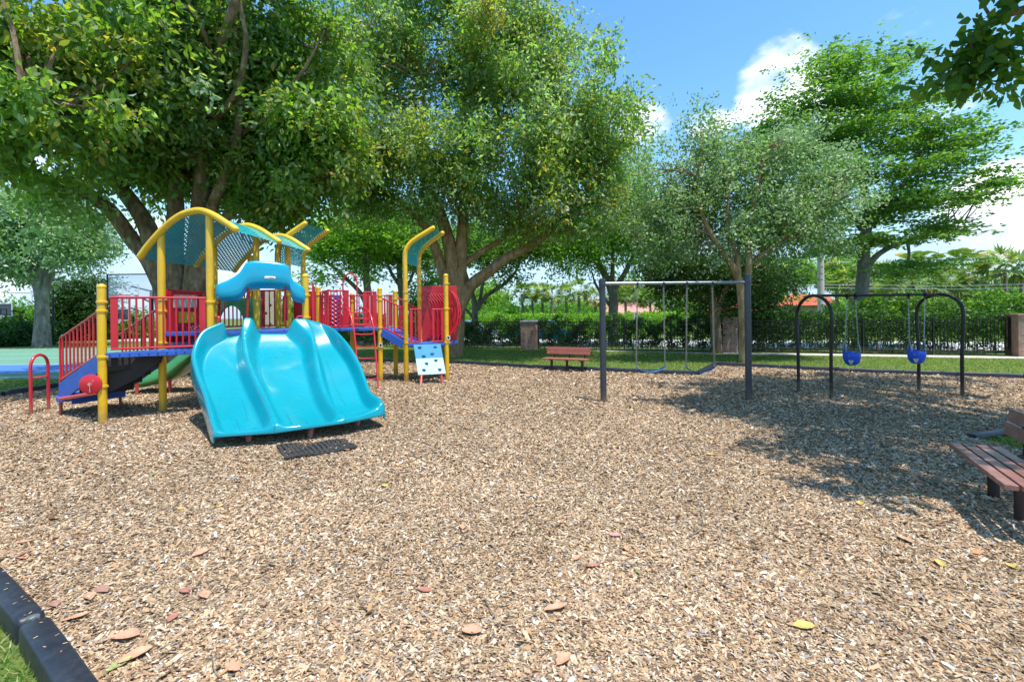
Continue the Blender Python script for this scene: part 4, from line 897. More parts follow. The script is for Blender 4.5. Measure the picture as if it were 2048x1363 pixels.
def bucket(xa, xb, cx, cy, label):
    c = onb(cx, cy); t = empty('bucket_swing', (c.x, c.y, 0), label, 'swing', 'bucket swings hanging from the arched frame')
    w = .165; rows = []
    # shell: rim higher at the back left, tapering to a rounded bottom with leg holes
    for zz, sc in ((.135, 1.0), (.08, 1.04), (.0, 1.0), (-.06, .88), (-.11, .68), (-.135, .45)):
        row = []
        for k in range(21):
            a_ = 2 * math.pi * k / 20; lift = .05 * max(0, -math.cos(a_)) if zz > .1 else 0; dip = -.035 * max(0, math.cos(a_ - 1.2)) if zz > .1 else 0
            row.append(c + Vector((w * sc * math.cos(a_), .13 * sc * math.sin(a_), zz + lift + dip)))
        rows.append(row)
    mb = MB(); mb.grid(rows); mb.f.append(tuple(range(len(mb.v) - 21, len(mb.v) - 1))); mb.build('bucket', M_['bucket'], t, smooth=50, solid=.015)
    mb = MB(); vd = Vector((-c.x, -c.y, 0)).normalized(); vs = Vector((-vd.y, vd.x, 0)); f_ = c + Vector((vd.x * .165, vd.y * .133, -.02)); mb.prism([f_ - vs * .05, f_ + vs * .05, f_ + vs * .018 - vd * .02 + Vector((0, 0, -.085)), f_ - vs * .018 - vd * .02 + Vector((0, 0, -.085))], vd * .012); mb.build('leg_opening', mat('pale_opening', (.5, .52, .36), .8), t, bevel=.006)
    mb = MB()
    mb.ball(c + Vector((-.13, -.09, .06)), .03, .02, .035, n=8, m=5); mb.build('badge', mat('faded_badge', (.10, .13, .32), .6), t)
    for x, ex in ((xa, -.15), (xb, .15)):
        h = onb(x, 592); h.z = zt - .05; e = c + Vector((ex, 0, .14)); s_ = h.lerp(e, .8)
        mb = MB(); chain(mb, h, s_ , w=.008, link=.035); chain(mb, s_, c + Vector((ex, -.06, .14)), w=.008, link=.03); chain(mb, s_, c + Vector((ex, .06, .14)), w=.008, link=.03); mb.build('chain', M_['galv'], t)
        mb = MB(); q = onb(x, 590); q.z = zt; mb.tube([q + Vector((-.022, 0, 0)), q + Vector((.022, 0, 0))], .045, n=12); mb.beam(q + Vector((0, 0, -.03)), q + Vector((0, 0, -.09)), .03, .03); mb.build('hanger', M_['blackmetal'], TS, smooth=35)
bucket(1694, 1711, 1703.5, 717, 'blue bucket swing hanging beside the left black arch')
bucket(1817, 1850, 1833.5, 714, 'blue bucket swing hanging in front of the right black arch')

# ================================================================ BENCHES
def bench(c, d, L, m_seat, m_back, m_leg, label, legs, nseat=3, seatw=.40, zs=.43, back_h=(.58, .70, .82), bo=.03):
    """c: centre of front edge on ground; d: unit dir along bench; bench back is to the right of facing"""
    d = Vector((d[0], d[1], 0)).normalized(); n = Vector((-d.y, d.x, 0))
    t = empty('bench', c, label, 'bench')
    bw = seatw / nseat
    for k in range(nseat):
        mb = MB(); q = Vector((c[0], c[1], zs - .02)) + n * (bw * (k + .5)); mb.obox(q, d, n, (0, 0, 1), L / 2, bw / 2 - .009, .02); mb.build('seat_board', M_[m_seat], t, bevel=.006)
    for z in back_h[:2]:
        lean = (z - .45) * .22; mb = MB(); up = Vector((0, 0, 1)) + n * .22; up.normalize(); q = Vector((c[0], c[1], z + .06)) + n * (seatw + bo + lean)
        mb.obox(q, d, up.cross(d).normalized(), up, L / 2, .018, .056); mb.build('back_board', M_[m_back], t, bevel=.006)
    for s_ in legs:
        q = Vector((c[0], c[1], 0)) + d * s_ + n * (seatw * .72); mb = MB(); mb.tube([q - Vector((0, 0, .05)), q + Vector((0, 0, zs - .045))], .042, n=14); mb.build('leg', M_[m_leg], t, smooth=40)
        mb = MB(); mb.beam(q - n * seatw * .5 + Vector((0, 0, zs - .055)), q + n * seatw * .42 + Vector((0, 0, zs - .055)), .05, .025)
        b0_ = q + n * seatw * .42 + Vector((0, 0, zs - .05)); b1_ = Vector((c[0], c[1], 0)) + d * s_ + n * (seatw + bo + .1) + Vector((0, 0, .8)); mb.tube(cr_smooth([b0_, b0_ + n * .05 + Vector((0, 0, .05)), b1_], 5), .022, n=8); mb.build('bracket', M_['galv' if m_leg == 'brownleg2' else m_leg], t, smooth=40)
    return t
fe0 = P(1893, 884, 4.62); fe1 = Vector((3.65, 3.475, 0)); dB = Vector((fe0.x - fe1.x, fe0.y - fe1.y, 0)).normalized(); Lb = (Vector((fe0.x, fe0.y, 0)) - fe1).length
cB = (Vector((fe0.x, fe0.y, 0)) + fe1) / 2
nb_ = bench((cB.x, cB.y, 0), (-dB.x, -dB.y), Lb, 'bench', 'bench', 'brownleg', 'brown slatted bench in dappled shade at the right edge', [-.50, .06], nseat=4, seatw=.40, zs=.45, back_h=(.575, .705, .8), bo=.0)
# bolt plate glinting on the seat
q = fe0.copy(); q = q + Vector((-dB.y, dB.x, 0)) * -.17 - dB * .06; q.z = .4535
mb = MB(); mb.box(q - Vector((.03, .012, 0)), q + Vector((.03, .012, .004))); mb.build('bolt_plate', M_['chain'], nb_)
fb = P(1083, 718, 14.55); fb2 = P(1171, 723.6, 13.85); dF = Vector((fb2.x - fb.x, fb2.y - fb.y, 0)); cF = Vector(((fb.x + fb2.x) / 2, (fb.y + fb2.y) / 2, 0))
bench(cF[:], (dF.x, dF.y), dF.length, 'benchred', 'benchred', 'brownleg', 'reddish plastic board bench standing at the far mulch edge by the lawn', [-.5, .02, .52], nseat=3, seatw=.38, zs=.40, back_h=(.50, .615, .7))

# ================================================================ FENCE, PILLARS, HEDGES
def pillar(s_, w, h, label, cap='brick', off=0, depth=None):
    p = Vector((*fl(s_, off), 0)); t = empty('brick_pillar', p, label, 'pillar', 'brick fence pillars'); u = Vector((*FD, 0)); n = Vector((*FN, 0)); dp = (depth or w) / 2
    mb = MB(); mb.obox(p + Vector((0, 0, h / 2 - .05)), u, n, (0, 0, 1), w / 2, dp, h / 2 + .03); mb.build('shaft', M_['brick'], t)
    mb = MB(); mb.obox(p + Vector((0, 0, h + .01)), u, n, (0, 0, 1), w / 2 + .04, dp + .04, .035); mb.build('cap', M_['brick'] if cap == 'brick' else M_[cap], t, bevel=.01)
pillar(1.65, .78, 1.42, 'squat brick pillar in the fence with the turquoise car roof behind it', cap='concrete')
pillar(11.05, .6, 1.52, 'shaded brick pillar between the fence and the dark tree trunk')
pillar(21.25, .78, 1.55, 'sunlit brick pillar at the right edge of the photo')
def fence(s0, s1, label):
    a = Vector((*fl(s0), 0)); b = Vector((*fl(s1), 0)); t = empty('fence', a.lerp(b, .5), label, 'fence', 'black picket fence runs'); H = 1.42
    for z in (.18, H - .03, H - .2):
        mb = MB(); mb.beam(a + Vector((0, 0, z)), b + Vector((0, 0, z)), .03, .03); mb.build('rail', M_['blackmetal'], t)
    L = (b - a).length; n = int(L / .11); mb = MB()
    for k in range(1, n): q = a.lerp(b, k / n); mb.beam(q + Vector((0, 0, .06)), q + Vector((0, 0, H - .045)), .016, .016)
    mb.build('picket_panel', M_['blackmetal'], t)
    m = max(1, round(L / 2.4))
    for k in range(m + 1): q = a.lerp(b, k / m); mb = MB(); mb.beam(q, q + Vector((0, 0, H + .05)), .055, .055); mb.build('post', M_['blackmetal'], t)
fence(-14, 1.2, 'black metal picket fence run behind the play structure and big trunk')
fence(2.1, 10.7, 'black metal picket fence run behind the far bench and belt swings')
fence(11.4, 20.8, 'black metal picket fence run behind the bucket swings')
def hedge(s0, s1, o0, o1, z0, z1, n, size, pal, label, wav=.15, name='hedge', lm='leafd', stems=True, bumps=0):
    t = empty(name, (*fl((s0 + s1) / 2, (o0 + o1) / 2), 0), label, 'hedge')
    s_ = rng.uniform(s0, s1, n); o = rng.uniform(0, 1, n); ph = rng.uniform(0, 6)
    topz = z1 + wav * np.sin(s_ * 1.9 + ph) * .5 + wav * np.sin(s_ * 4.7 + ph * 2) * .5
    q = rng.uniform(0, 1, n) ** .8; z = z0 + (topz - z0) * q
    oo = o0 + (o1 - o0) * o; x = FA.x + FD.x * s_ + FN.x * oo; y = FA.y + FD.y * s_ + FN.y * oo
    # clumps and gaps
    g = np.sin(s_ * 7.3 + np.sin(z * 6) * 1.5) * np.sin(z * 8.1 + s_ * 2.2) + rng.normal(0, .45, n); keep = g > -.22
    pos = np.stack([x, y, z], 1)[keep]; m = len(pos); d = rng.normal(size=(m, 3)); d[:, 2] -= .1; L = size * rng.uniform(.6, 1.3, m)
    npmesh('foliage', leaves(pos, d, L, L * .5), 4, pick(m, PAL[pal], .3), M_[lm], t)
    if stems:
        mb = MB()
        for k in range(int((s1 - s0) / .35)):
            a = s0 + k * .35 + random.uniform(0, .2); p = Vector((*fl(a, (o0 + o1) / 2), 0)); mb.tube([p, p + Vector((random.uniform(-.15, .15), 0, z1 * .5)), p + Vector((random.uniform(-.3, .3), 0, z1 * .85))], [.02, .015, .006], n=5)
        mb.build('stems', M_['bark'], t)
hedge(-14, 1.15, .15, .7, .1, 1.5, 30000, .13, 'hedge', 'dark hedge behind the fence run left of the squat brick pillar', wav=.3)
hedge(2.1, 10.6, .15, .75, .1, 1.5, 21000, .12, 'hedge', 'dark leafy hedge with light gaps behind the belt swings', wav=.35)
hedge(11.4, 20.9, .15, .85, .1, 1.75, 22000, .12, 'hedge', 'leafy hedge growing through the fence behind the bucket swings')
hedge(16.6, 25, 1.0, 2.2, .6, 2.35, 24000, .14, 'bright', 'taller bright green hedge rising above the fence at the right', wav=.3, lm='leafb')
hedge(-16, 9.5, 10.5, 11.6, .2, 1.85, 36000, .17, 'lime', 'clipped lime green hedge across the road', wav=.05, lm='leafb', stems=False)
hedge(9, 17, 1.6, 2.6, .4, 1.95, 14000, .13, 'mid', 'loose green shrubs behind the shaded brick pillar', wav=.4)
# fence sign
q = P(1271.5, 632, 23.2); mb = MB(); mb.box(q - Vector((.10, .01, .22)), q + Vector((.10, .01, .22))); sg = empty('sign', (q.x, q.y, 0), 'small white notice sign above the hedge behind the left belt swing', 'sign')
mb.build('sign_plate', M_['white'], sg); mb = MB(); mb.tube([Vector((q.x, q.y + .03, 0)), Vector((q.x, q.y + .03, q.z + .2))], .02, n=8); mb.build('pole', M_['galv'], sg)
mb = MB()
for k, (zz, w_) in enumerate(((.14, .05), (.06, .03), (-.03, .04), (-.1, .05), (-.16, .03))): mb.box(q + Vector((-w_, -.016, zz - .02)), q + Vector((w_, -.011, zz + .02)))
mb.build('sign_print', M_['black'], sg)

# ================================================================ TREES
bk, gb, tb_ = M_['bark'], M_['greybark'], M_['tanbark']
# big left tree
Y0 = 15.0; base = P(362, 738, Y0); base.z = 0
L1 = [
 (PL(Y0, (352, 742), (345, 650), (332, 575), (312, 505), (288, 440), (240, 375), (190, 325), (140, 290, 14), (100, 250, 13)), [.55, .42, .36, .3, .26, .22, .17, .13, .08]),
 (PL(Y0, (340, 600), (300, 520), (265, 480), (220, 420, 14.5), (165, 383, 14), (100, 362, 13.5), (40, 345, 13), (-60, 330, 12.5)), [.3, .27, .24, .21, .19, .16, .13, .07]),
 (PL(Y0, (392, 742), (394, 600), (396, 520), (400, 440, 14.8), (408, 320, 14.5), (412, 200, 13.8), (440, 100, 12.8), (478, -20, 12.2), (500, -90, 12)), [.5, .4, .33, .27, .2, .14, .1, .07]),
 (PL(Y0, (362, 740), (352, 600), (346, 500), (352, 420), (345, 330), (330, 220), (310, 90), (300, -60)), [.5, .38, .3, .24, .2, .16, .12, .08]),
 (PL(Y0, (400, 480), (430, 400, 14.5), (470, 300, 14), (480, 200, 13.5), (470, 80, 13), (500, -40, 12.5)), [.2, .17, .14, .12, .09, .06]),
 (PL(Y0, (398, 560), (440, 450), (500, 400), (580, 350), (640, 300)), [.2, .16, .13, .1, .06]),
 (PL(12.2, (416, 180, 13.6), (425, 120, 13), (405, 60, 12.4), (368, -10, 12)), [.10, .08, .06, .04]), (PL(12.2, (410, 260, 14.2), (470, 190, 13), (492, 90, 12.4), (480, 10, 12)), [.11, .09, .07, .04]),
 (PL(11, (190, 325, 12.5), (120, 240, 10.8), (60, 180, 9.6), (20, 150, 9)), [.08, .05, .03, .012]), (PL(11, (408, 320, 14.5), (520, 240, 13.8), (600, 150, 13.2), (650, 60, 13)), [.09, .07, .05, .02])]
B1 = [PB(60, 230, 190, 110, 10.5, 1.6), PB(-40, 90, 200, 150, 10.5, 1.8), PB(160, 60, 200, 120, 11, 1.8), PB(60, 345, 130, 50, 11.5, 1.4, .8), PB(270, 200, 170, 120, 13, 2), PB(400, 100, 180, 130, 13.5, 2.2),
      PB(560, 120, 170, 140, 14, 2.2), PB(620, 260, 130, 120, 14.5, 2), PB(480, 290, 150, 100, 15, 2.2), PB(330, 330, 130, 60, 16, 2), PB(560, 400, 130, 55, 15, 1.8), PB(680, 380, 90, 50, 15.5, 1.6, .8),
      PB(450, 380, 110, 40, 17, 1.6), PB(200, 270, 120, 60, 14, 1.5), PB(300, -120, 420, 110, 13, 3, 1.0), PB(90, 390, 90, 28, 12.5, 1, .8), PB(420, 230, 190, 110, 17, 2, .9), PB(250, 120, 200, 150, 16, 2, .9)]
tree('shade_tree', base, L1, B1, 120000, .21, PAL['big'], M_['leaf'], bk, 'huge spreading tree with many forked trunks behind the play structure', per=14, spread=.34, droop=.55, twigs=330, shell=.6, npt=8, aspect=.42, cs=1.0, cper=22, twr=.042)
# second big tree
Y0 = 20.0; base = G(905, 711)
L2 = [
 (PL(Y0, (903, 716), (907, 650), (909, 580), (903, 510), (885, 440), (862, 385), (842, 330, 19.6), (846, 250, 19.2), (850, 160, 18.8)), [.5, .4, .34, .28, .24, .2, .14, .07]),
 (PL(Y0, (907, 690), (916, 580), (923, 500), (926, 440), (932, 340), (925, 220), (940, 80)), [.45, .33, .27, .24, .19, .14, .1]),
 (PL(Y0, (912, 625), (938, 575), (975, 545), (1015, 515), (1060, 492), (1120, 445), (1180, 390)), [.34, .27, .24, .21, .18, .14, .07]),
 (PL(Y0, (926, 530), (960, 505), (1000, 480), (1040, 440)), [.16, .13, .11, .06]),
 (PL(Y0, (902, 620), (890, 560), (868, 490), (842, 440), (800, 405), (760, 375)), [.3, .24, .2, .17, .13, .08])]
B2 = [PB(760, 130, 170, 190, 19.5, 3), PB(930, 110, 190, 170, 19, 3), PB(1060, 170, 150, 160, 19, 3), PB(1150, 230, 130, 130, 19.5, 2.6), PB(1220, 290, 85, 90, 20, 2.2), PB(990, 320, 190, 110, 18, 3),
      PB(800, 330, 150, 100, 18.5, 2.6), PB(1130, 380, 130, 80, 19, 2.4), PB(690, 270, 100, 130, 19, 2.5), PB(900, -80, 260, 120, 19, 3), PB(1000, 420, 120, 50, 19, 2), PB(860, 400, 120, 50, 19.5, 2), PB(1180, 440, 90, 40, 19.5, 1.6), PB(720, 400, 90, 50, 20, 2)]
tree('shade_tree', base, L2, B2, 125000, .20, PAL['rust'], M_['leaf'], M_['tanbark'], 'large domed tree with rusty new leaves and several tan stems, right of the play structure', per=14, spread=.36, droop=.5, twigs=260, shell=.55, cs=1.1, cper=22, twr=.042)
# silvery tree
Y0 = 16.4; base = G(1490, 726)
L4 = [(PL(Y0, (1490, 730), (1488, 660), (1484, 600), (1478, 560), (1458, 520), (1430, 480), (1405, 430), (1395, 350)), [.22, .17, .15, .13, .11, .09, .07, .03]),
      (PL(Y0, (1485, 600), (1497, 540), (1500, 480), (1510, 400), (1530, 300)), [.14, .11, .09, .06, .03]),
      (PL(Y0, (1480, 570), (1472, 510), (1455, 450), (1460, 360)), [.1, .08, .06, .03]),
      (PL(Y0, (1498, 530), (1560, 480), (1620, 440), (1680, 400)), [.08, .06, .05, .03])]
B4 = [PB(1400, 400, 120, 90, 17, 2), PB(1540, 380, 140, 90, 17, 2), PB(1650, 400, 90, 75, 17.3, 1.6), PB(1320, 430, 80, 65, 17, 1.6), PB(1470, 470, 150, 50, 17, 2), PB(1390, 290, 60, 60, 17.3, 1), PB(1390, 215, 26, 50, 17.3, .5, 1.2), PB(1300, 360, 60, 60, 17, 1, .8), PB(1700, 330, 60, 50, 17, 1, .8), PB(1580, 290, 60, 40, 17, 1, .8),
      PB(1500, 320, 110, 60, 17, 1.6), PB(1600, 470, 90, 50, 17, 1.4), PB(1330, 500, 60, 35, 17, 1.2, .8), PB(1600, 540, 40, 30, 17.3, .7, .6)]
tree('silvery_tree', base, L4, B4, 54000, .13, PAL['silver'], M_['leafs'], tb_, 'slender tan trunked tree with fine silvery leaves behind the tall right swing post', per=12, spread=.24, droop=.15, twigs=200, shell=.6, twr=.022, aspect=.5, cs=1.5, cper=16)
# layered bright tree on the right
Y0 = 22.5; base = P(1722, 690, Y0); base.z = 0
L5 = [(PL(Y0, (1718, 707), (1720, 620), (1727, 540), (1728, 480), (1738, 430), (1720, 340), (1715, 240), (1705, 130)), [.34, .3, .27, .24, .18, .13, .09, .04]),
      (PL(Y0, (1727, 560), (1745, 520), (1775, 497), (1815, 482), (1850, 470), (1930, 440)), [.15, .14, .12, .1, .08, .04]),
      (PL(Y0, (1735, 440), (1790, 380), (1850, 350), (1930, 345)), [.14, .1, .07, .04]),
      (PL(Y0, (1732, 470), (1690, 420), (1640, 380), (1600, 330)), [.12, .09, .07, .04]),
      (PL(Y0, (1815, 482), (1818, 510), (1812, 530)), [.08, .06, .04])]
B5 = [PB(1550, 300, 80, 16, 22.5, 1.6), PB(1580, 235, 90, 18, 22.5, 1.6), PB(1600, 400, 90, 16, 22.5, 1.6), PB(1700, 500, 60, 14, 22, 1.6), PB(1850, 500, 90, 14, 22, 1.8), PB(1680, 110, 50, 18, 22, 1.2), PB(1740, 480, 80, 14, 22, 1.6), PB(1900, 320, 80, 12, 22, 1.4), PB(1820, 250, 120, 16, 22, 1.6), PB(1700, 150, 90, 36, 22, 1.8), PB(1650, 215, 120, 36, 22, 2), PB(1770, 210, 130, 40, 22.5, 2.2), PB(1690, 280, 170, 40, 22, 2.4), PB(1830, 290, 130, 32, 22, 2), PB(1780, 350, 170, 32, 21.5, 2.4), PB(1930, 355, 90, 16, 22, 1.2),
      PB(1890, 400, 110, 20, 21.5, 1.6), PB(1960, 375, 60, 9, 21.5, .8), PB(1760, 420, 140, 28, 22, 2.2), PB(1870, 460, 80, 22, 22, 1.6), PB(1860, 530, 70, 24, 22.5, 1.5), PB(1790, 545, 60, 17, 23, 1.4), PB(1560, 250, 60, 40, 23, 1.4), PB(1800, 130, 60, 24, 22, 1.2), PB(1940, 290, 40, 12, 22, .8), PB(1650, 470, 60, 20, 23, 1.4), PB(1600, 330, 90, 48, 23, 1.6)]
tree('layered_tree', base, L5, B5, 56000, .19, PAL['bright'], M_['leafb'], gb, 'tall bright green tree with flat layered branches behind the bucket swings', per=16, spread=.40, droop=.1, flat=.13, twigs=170, shell=.55, twr=.024, aspect=.5, cs=1.6, cper=18, maxtw=2.4)
# overhanging tree on the right whose trunk stands outside the frame
base = Vector((11.5, 5.2, 0))
L6 = [([base, base + Vector((0, 0, 2.5)), Vector((11, 5.4, 5)), Vector((9.5, 5.6, 7)), Vector((7.8, 5.9, 8.2))], [.4, .33, .26, .18, .1]),
      ([Vector((11, 5.4, 5)), Vector((9.2, 6.0, 5.7)), Vector((7.6, 6.3, 5.9)), P(1985, 40, 6.2), P(1940, 90, 6.2)], [.2, .13, .08, .03, .012]),
      ([Vector((9.5, 5.6, 7)), Vector((9.5, 8, 9.2)), Vector((9, 10.5, 10))], [.16, .12, .06]),
      ([Vector((11, 5.4, 5)), Vector((9, 4, 6.5)), Vector((6.5, 3.4, 7))], [.18, .12, .06])]
B6 = [PB(1995, 25, 80, 45, 6.3, .6, .8), PB(1965, 105, 50, 40, 6.2, .4, .9), PB(2020, 165, 45, 45, 6.3, .4, .9), PB(1870, 0, 45, 12, 6.2, .3, .9), PB(1925, 185, 20, 18, 6.2, .2, .9), PB(2110, 90, 80, 110, 6.5, .7, .7),
      (Vector((7.9, 8.6, 10.1)), 2.3, 1.5, .8, 1.3), (Vector((5.5, 6.9, 8.3)), .9, 1.0, .5, 1.5), (Vector((5.7, 4.0, 7.0)), 1.1, 1.2, .6, 1.3), (Vector((5.1, 3.0, 6.6)), .8, .7, .4, 1.3), (Vector((6.8, 5.6, 8.2)), 1.8, 1.8, .8, 1.2), (Vector((7.0, 2.2, 6.6)), 1.6, 1.0, .6), (Vector((8.2, 5.2, 7.6)), 2.8, 2.2, 1.0), (Vector((6.6, 3.3, 7.0)), 1.6, 1.4, .6), (Vector((9, 8.0, 9.3)), 3.3, 1.7, .9), (Vector((6.6, 7.2, 9.2)), 1.4, 1.4, .6), (Vector((10.5, 9.4, 10.2)), 3, 1.5, .8), (Vector((11.5, 4, 7)), 2.5, 2.5, 1.2)]
tree('overhanging_tree', base, L6, B6, 56000, .165, PAL['branch'], M_['leaf'], bk, 'dark leafy branches of a tree hanging into the top right corner', per=12, spread=.2, droop=.5, twigs=120, shell=.6, npt=8, aspect=.52, twr=.014)
# left court tree
Y0 = 31; base = G(84, 692)
L7 = [(PL(Y0, (84, 693), (84, 640), (82, 590), (68, 550), (50, 500), (30, 450)), [.5, .38, .34, .26, .18, .1]), (PL(Y0, (85, 610), (95, 560), (110, 520), (130, 470)), [.28, .22, .17, .09]), (PL(Y0, (84, 600), (80, 540), (85, 470)), [.3, .22, .1])]
B7 = [PB(110, 470, 105, 70, 31, 3), PB(20, 480, 80, 60, 31, 3), PB(60, 420, 100, 50, 31, 3), PB(170, 480, 55, 45, 31, 2), PB(30, 535, 50, 24, 31, 2)]
tree('court_tree', base, L7, B7, 30000, .28, PAL['silver'], M_['leafs'], gb, 'pale trunked tree with silvery round crown beside the court', per=12, spread=.5, droop=.2, twigs=60, shell=.5)
# mid distance trees seen through the play structure and under the crowns
def bgtree(px, pyb, Y, limbs, blobs, n, size, pal, lm, bark, label, **k):
    b = P(px, pyb, Y); b.z = 0; return tree(k.pop('name', 'tree'), b, limbs, blobs, n, size, PAL[pal], M_[lm], bark, label, **k)
bgtree(735, 700, 30, [(PL(30, (738, 686), (737, 600), (733, 560), (730, 500), (725, 450)), [.3, .26, .22, .18, .1]), (PL(30, (738, 620), (720, 585), (690, 555), (655, 525), (625, 515)), [.18, .15, .12, .1, .05])],
       [PB(700, 480, 90, 45, 30, 3), PB(760, 460, 80, 50, 30, 3), PB(650, 500, 40, 22, 30, 2), PB(640, 560, 25, 16, 30, 1.2), PB(730, 540, 30, 16, 30, 1.5)], 16000, .28, 'lime', 'leafb', gb, 'light green tree seen above the red rails of the play structure', flat=.4, spread=.6, droop=.1, twigs=30)
bgtree(805, 700, 34, [(PL(34, (806, 684), (805, 600), (800, 560), (795, 500)), [.34, .28, .22, .1]), (PL(34, (802, 575), (780, 540), (765, 490)), [.15, .12, .06]), (PL(34, (803, 590), (825, 550), (835, 500)), [.14, .1, .06])],
       [PB(820, 470, 90, 50, 34, 3), PB(770, 510, 40, 20, 34, 2), PB(850, 520, 50, 24, 34, 2)], 14000, .3, 'bright', 'leafb', gb, 'bright green branching tree seen left of the bent yellow posts', flat=.45, spread=.6, droop=.1, twigs=30)
bgtree(955, 700, 28, [(PL(28, (951, 690), (950, 640), (948, 600), (935, 560), (925, 520)), [.25, .2, .16, .12, .07]), (PL(28, (950, 620), (975, 590), (1005, 570), (1030, 545), (1045, 510)), [.15, .13, .11, .08, .04]), (PL(28, (950, 640), (925, 610), (905, 590)), [.1, .07, .04]), (PL(28, (957, 620), (965, 570), (975, 530)), [.12, .1, .05])],
       [PB(1020, 500, 90, 34, 27, 2.6), PB(940, 490, 70, 36, 28, 2.4), PB(1090, 480, 70, 30, 27, 2), PB(1010, 550, 30, 14, 28, 1.2)], 17000, .24, 'bright', 'leafb', gb, 'small many limbed tree by the fence right of the big trunk', flat=.5, spread=.5, droop=.15, twigs=40)
bgtree(1226, 700, 26, [(PL(26, (1228, 695), (1226, 640), (1226, 590), (1210, 550), (1195, 520), (1180, 480)), [.33, .28, .26, .2, .15, .08]), (PL(26, (1228, 580), (1250, 545), (1272, 500), (1285, 470)), [.18, .14, .11, .06]), (PL(26, (1224, 565), (1225, 510), (1215, 460)), [.15, .1, .05]), (PL(26, (1226, 620), (1195, 575), (1185, 550)), [.1, .08, .04])],
       [PB(1210, 480, 80, 40, 26, 2.5), PB(1290, 460, 80, 60, 26, 2.5), PB(1150, 500, 60, 24, 26, 2), PB(1250, 400, 70, 60, 26, 2), PB(1170, 540, 40, 14, 26, 1.2, .6)], 22000, .22, 'mid', 'leaf', gb, 'grey forked tree rising behind the hedge at the left swing post', spread=.5, droop=.2, twigs=50)
bgtree(1432, 705, 20.5, [(PL(20.3, (1434, 706), (1430, 640), (1425, 600), (1415, 560), (1400, 520)), [.24, .2, .18, .14, .07]), (PL(20.3, (1432, 630), (1450, 580), (1480, 550), (1520, 530)), [.14, .11, .08, .04])],
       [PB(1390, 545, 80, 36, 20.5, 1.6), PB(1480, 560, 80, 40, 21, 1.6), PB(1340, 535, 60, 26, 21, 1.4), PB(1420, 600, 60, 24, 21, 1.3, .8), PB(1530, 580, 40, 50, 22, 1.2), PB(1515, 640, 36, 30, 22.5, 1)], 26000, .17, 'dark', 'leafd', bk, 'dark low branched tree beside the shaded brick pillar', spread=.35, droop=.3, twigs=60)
# dark feathery trees left
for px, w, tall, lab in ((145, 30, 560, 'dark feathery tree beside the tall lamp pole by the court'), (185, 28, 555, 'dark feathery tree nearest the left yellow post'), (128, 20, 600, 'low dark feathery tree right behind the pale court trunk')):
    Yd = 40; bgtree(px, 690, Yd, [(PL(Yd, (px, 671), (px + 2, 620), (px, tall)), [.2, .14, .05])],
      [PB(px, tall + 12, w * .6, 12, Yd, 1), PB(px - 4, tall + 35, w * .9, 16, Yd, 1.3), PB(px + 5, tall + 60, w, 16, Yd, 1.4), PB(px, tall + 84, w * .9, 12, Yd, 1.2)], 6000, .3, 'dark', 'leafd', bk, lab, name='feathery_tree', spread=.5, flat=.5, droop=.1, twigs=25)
for px, py, rx, ry, Ys, pal, lab in ((25, 640, 40, 26, 36, 'mid', 'green bushy tree under the left basketball backboard'), (40, 675, 45, 16, 33, 'dark', 'low dark shrub against the brown wall'), (230, 650, 30, 26, 42, 'mid', 'bushy tree behind the stair rail'), (290, 655, 50, 34, 44, 'mid', 'bushy tree behind the barred guardrail'),
                            (600, 640, 60, 40, 38, 'mid', 'bushy tree behind the red panels of the play structure'), (690, 650, 80, 20, 36, 'hedge', 'low shrub under the middle deck'), (860, 600, 40, 60, 36, 'mid', 'bushy tree behind the low tower')):
    bgtree(px, 690, Ys, [(PL(Ys, (px, 671), (px, py), (px + 3, py - ry * .6)), [.14, .1, .04])], [PB(px, py, rx, ry, Ys, 2), PB(px - rx * .5, py + ry * .3, rx * .6, ry * .7, Ys, 1.6), PB(px + rx * .5, py + ry * .2, rx * .6, ry * .7, Ys, 1.6)], 7000, .28, pal, 'leafd' if pal == 'dark' else 'leaf', bk, lab, name='bushy_tree', spread=.4, droop=.15, twigs=15)
# rounded trees behind the houses
for px, py, rx, ry, Ys, pal, lab in ((1690, 545, 36, 30, 60, 'mid', 'rounded tree behind the utility pole and grey trunk'), (1590, 545, 40, 20, 58, 'lime', 'yellow green tree left of the utility pole'), (1110, 622, 90, 16, 54, 'mid', 'leafy trees right behind the row of fan palms'), (1275, 585, 60, 26, 62, 'bright', 'distant bright tree behind the pink roof'), (960, 600, 50, 30, 50, 'lime', 'light green tree behind the small many limbed tree'), (1000, 640, 60, 26, 46, 'mid', 'dark green shrubs behind the lime hedge left of the palms'), (1380, 610, 60, 36, 48, 'mid', 'green tree behind the belt swings'), (1600, 626, 60, 12, 50, 'mid', 'green shrubs below the red roof'),
                            (1780, 590, 90, 34, 44, 'mid', 'wide green shrubbery behind the black arches'), (1930, 592, 110, 30, 42, 'bright', 'wide bright shrubbery at the right behind the fence'), (1490, 560, 60, 40, 46, 'mid', 'leafy tree behind the dark low branched tree')):
    bgtree(px, 680, Ys, [(PL(Ys, (px, 664), (px, py), (px + 3, py - ry * .6)), [.2, .15, .05])], [PB(px, py, rx, ry, Ys, 3), PB(px - rx * .5, py + ry * .3, rx * .6, ry * .7, Ys, 2), PB(px + rx * .5, py + ry * .2, rx * .6, ry * .7, Ys, 2)], 9000, .34, pal, 'leafb' if pal in ('lime', 'bright') else 'leaf', bk, lab, name='rounded_tree', spread=.55, droop=.15, twigs=15)

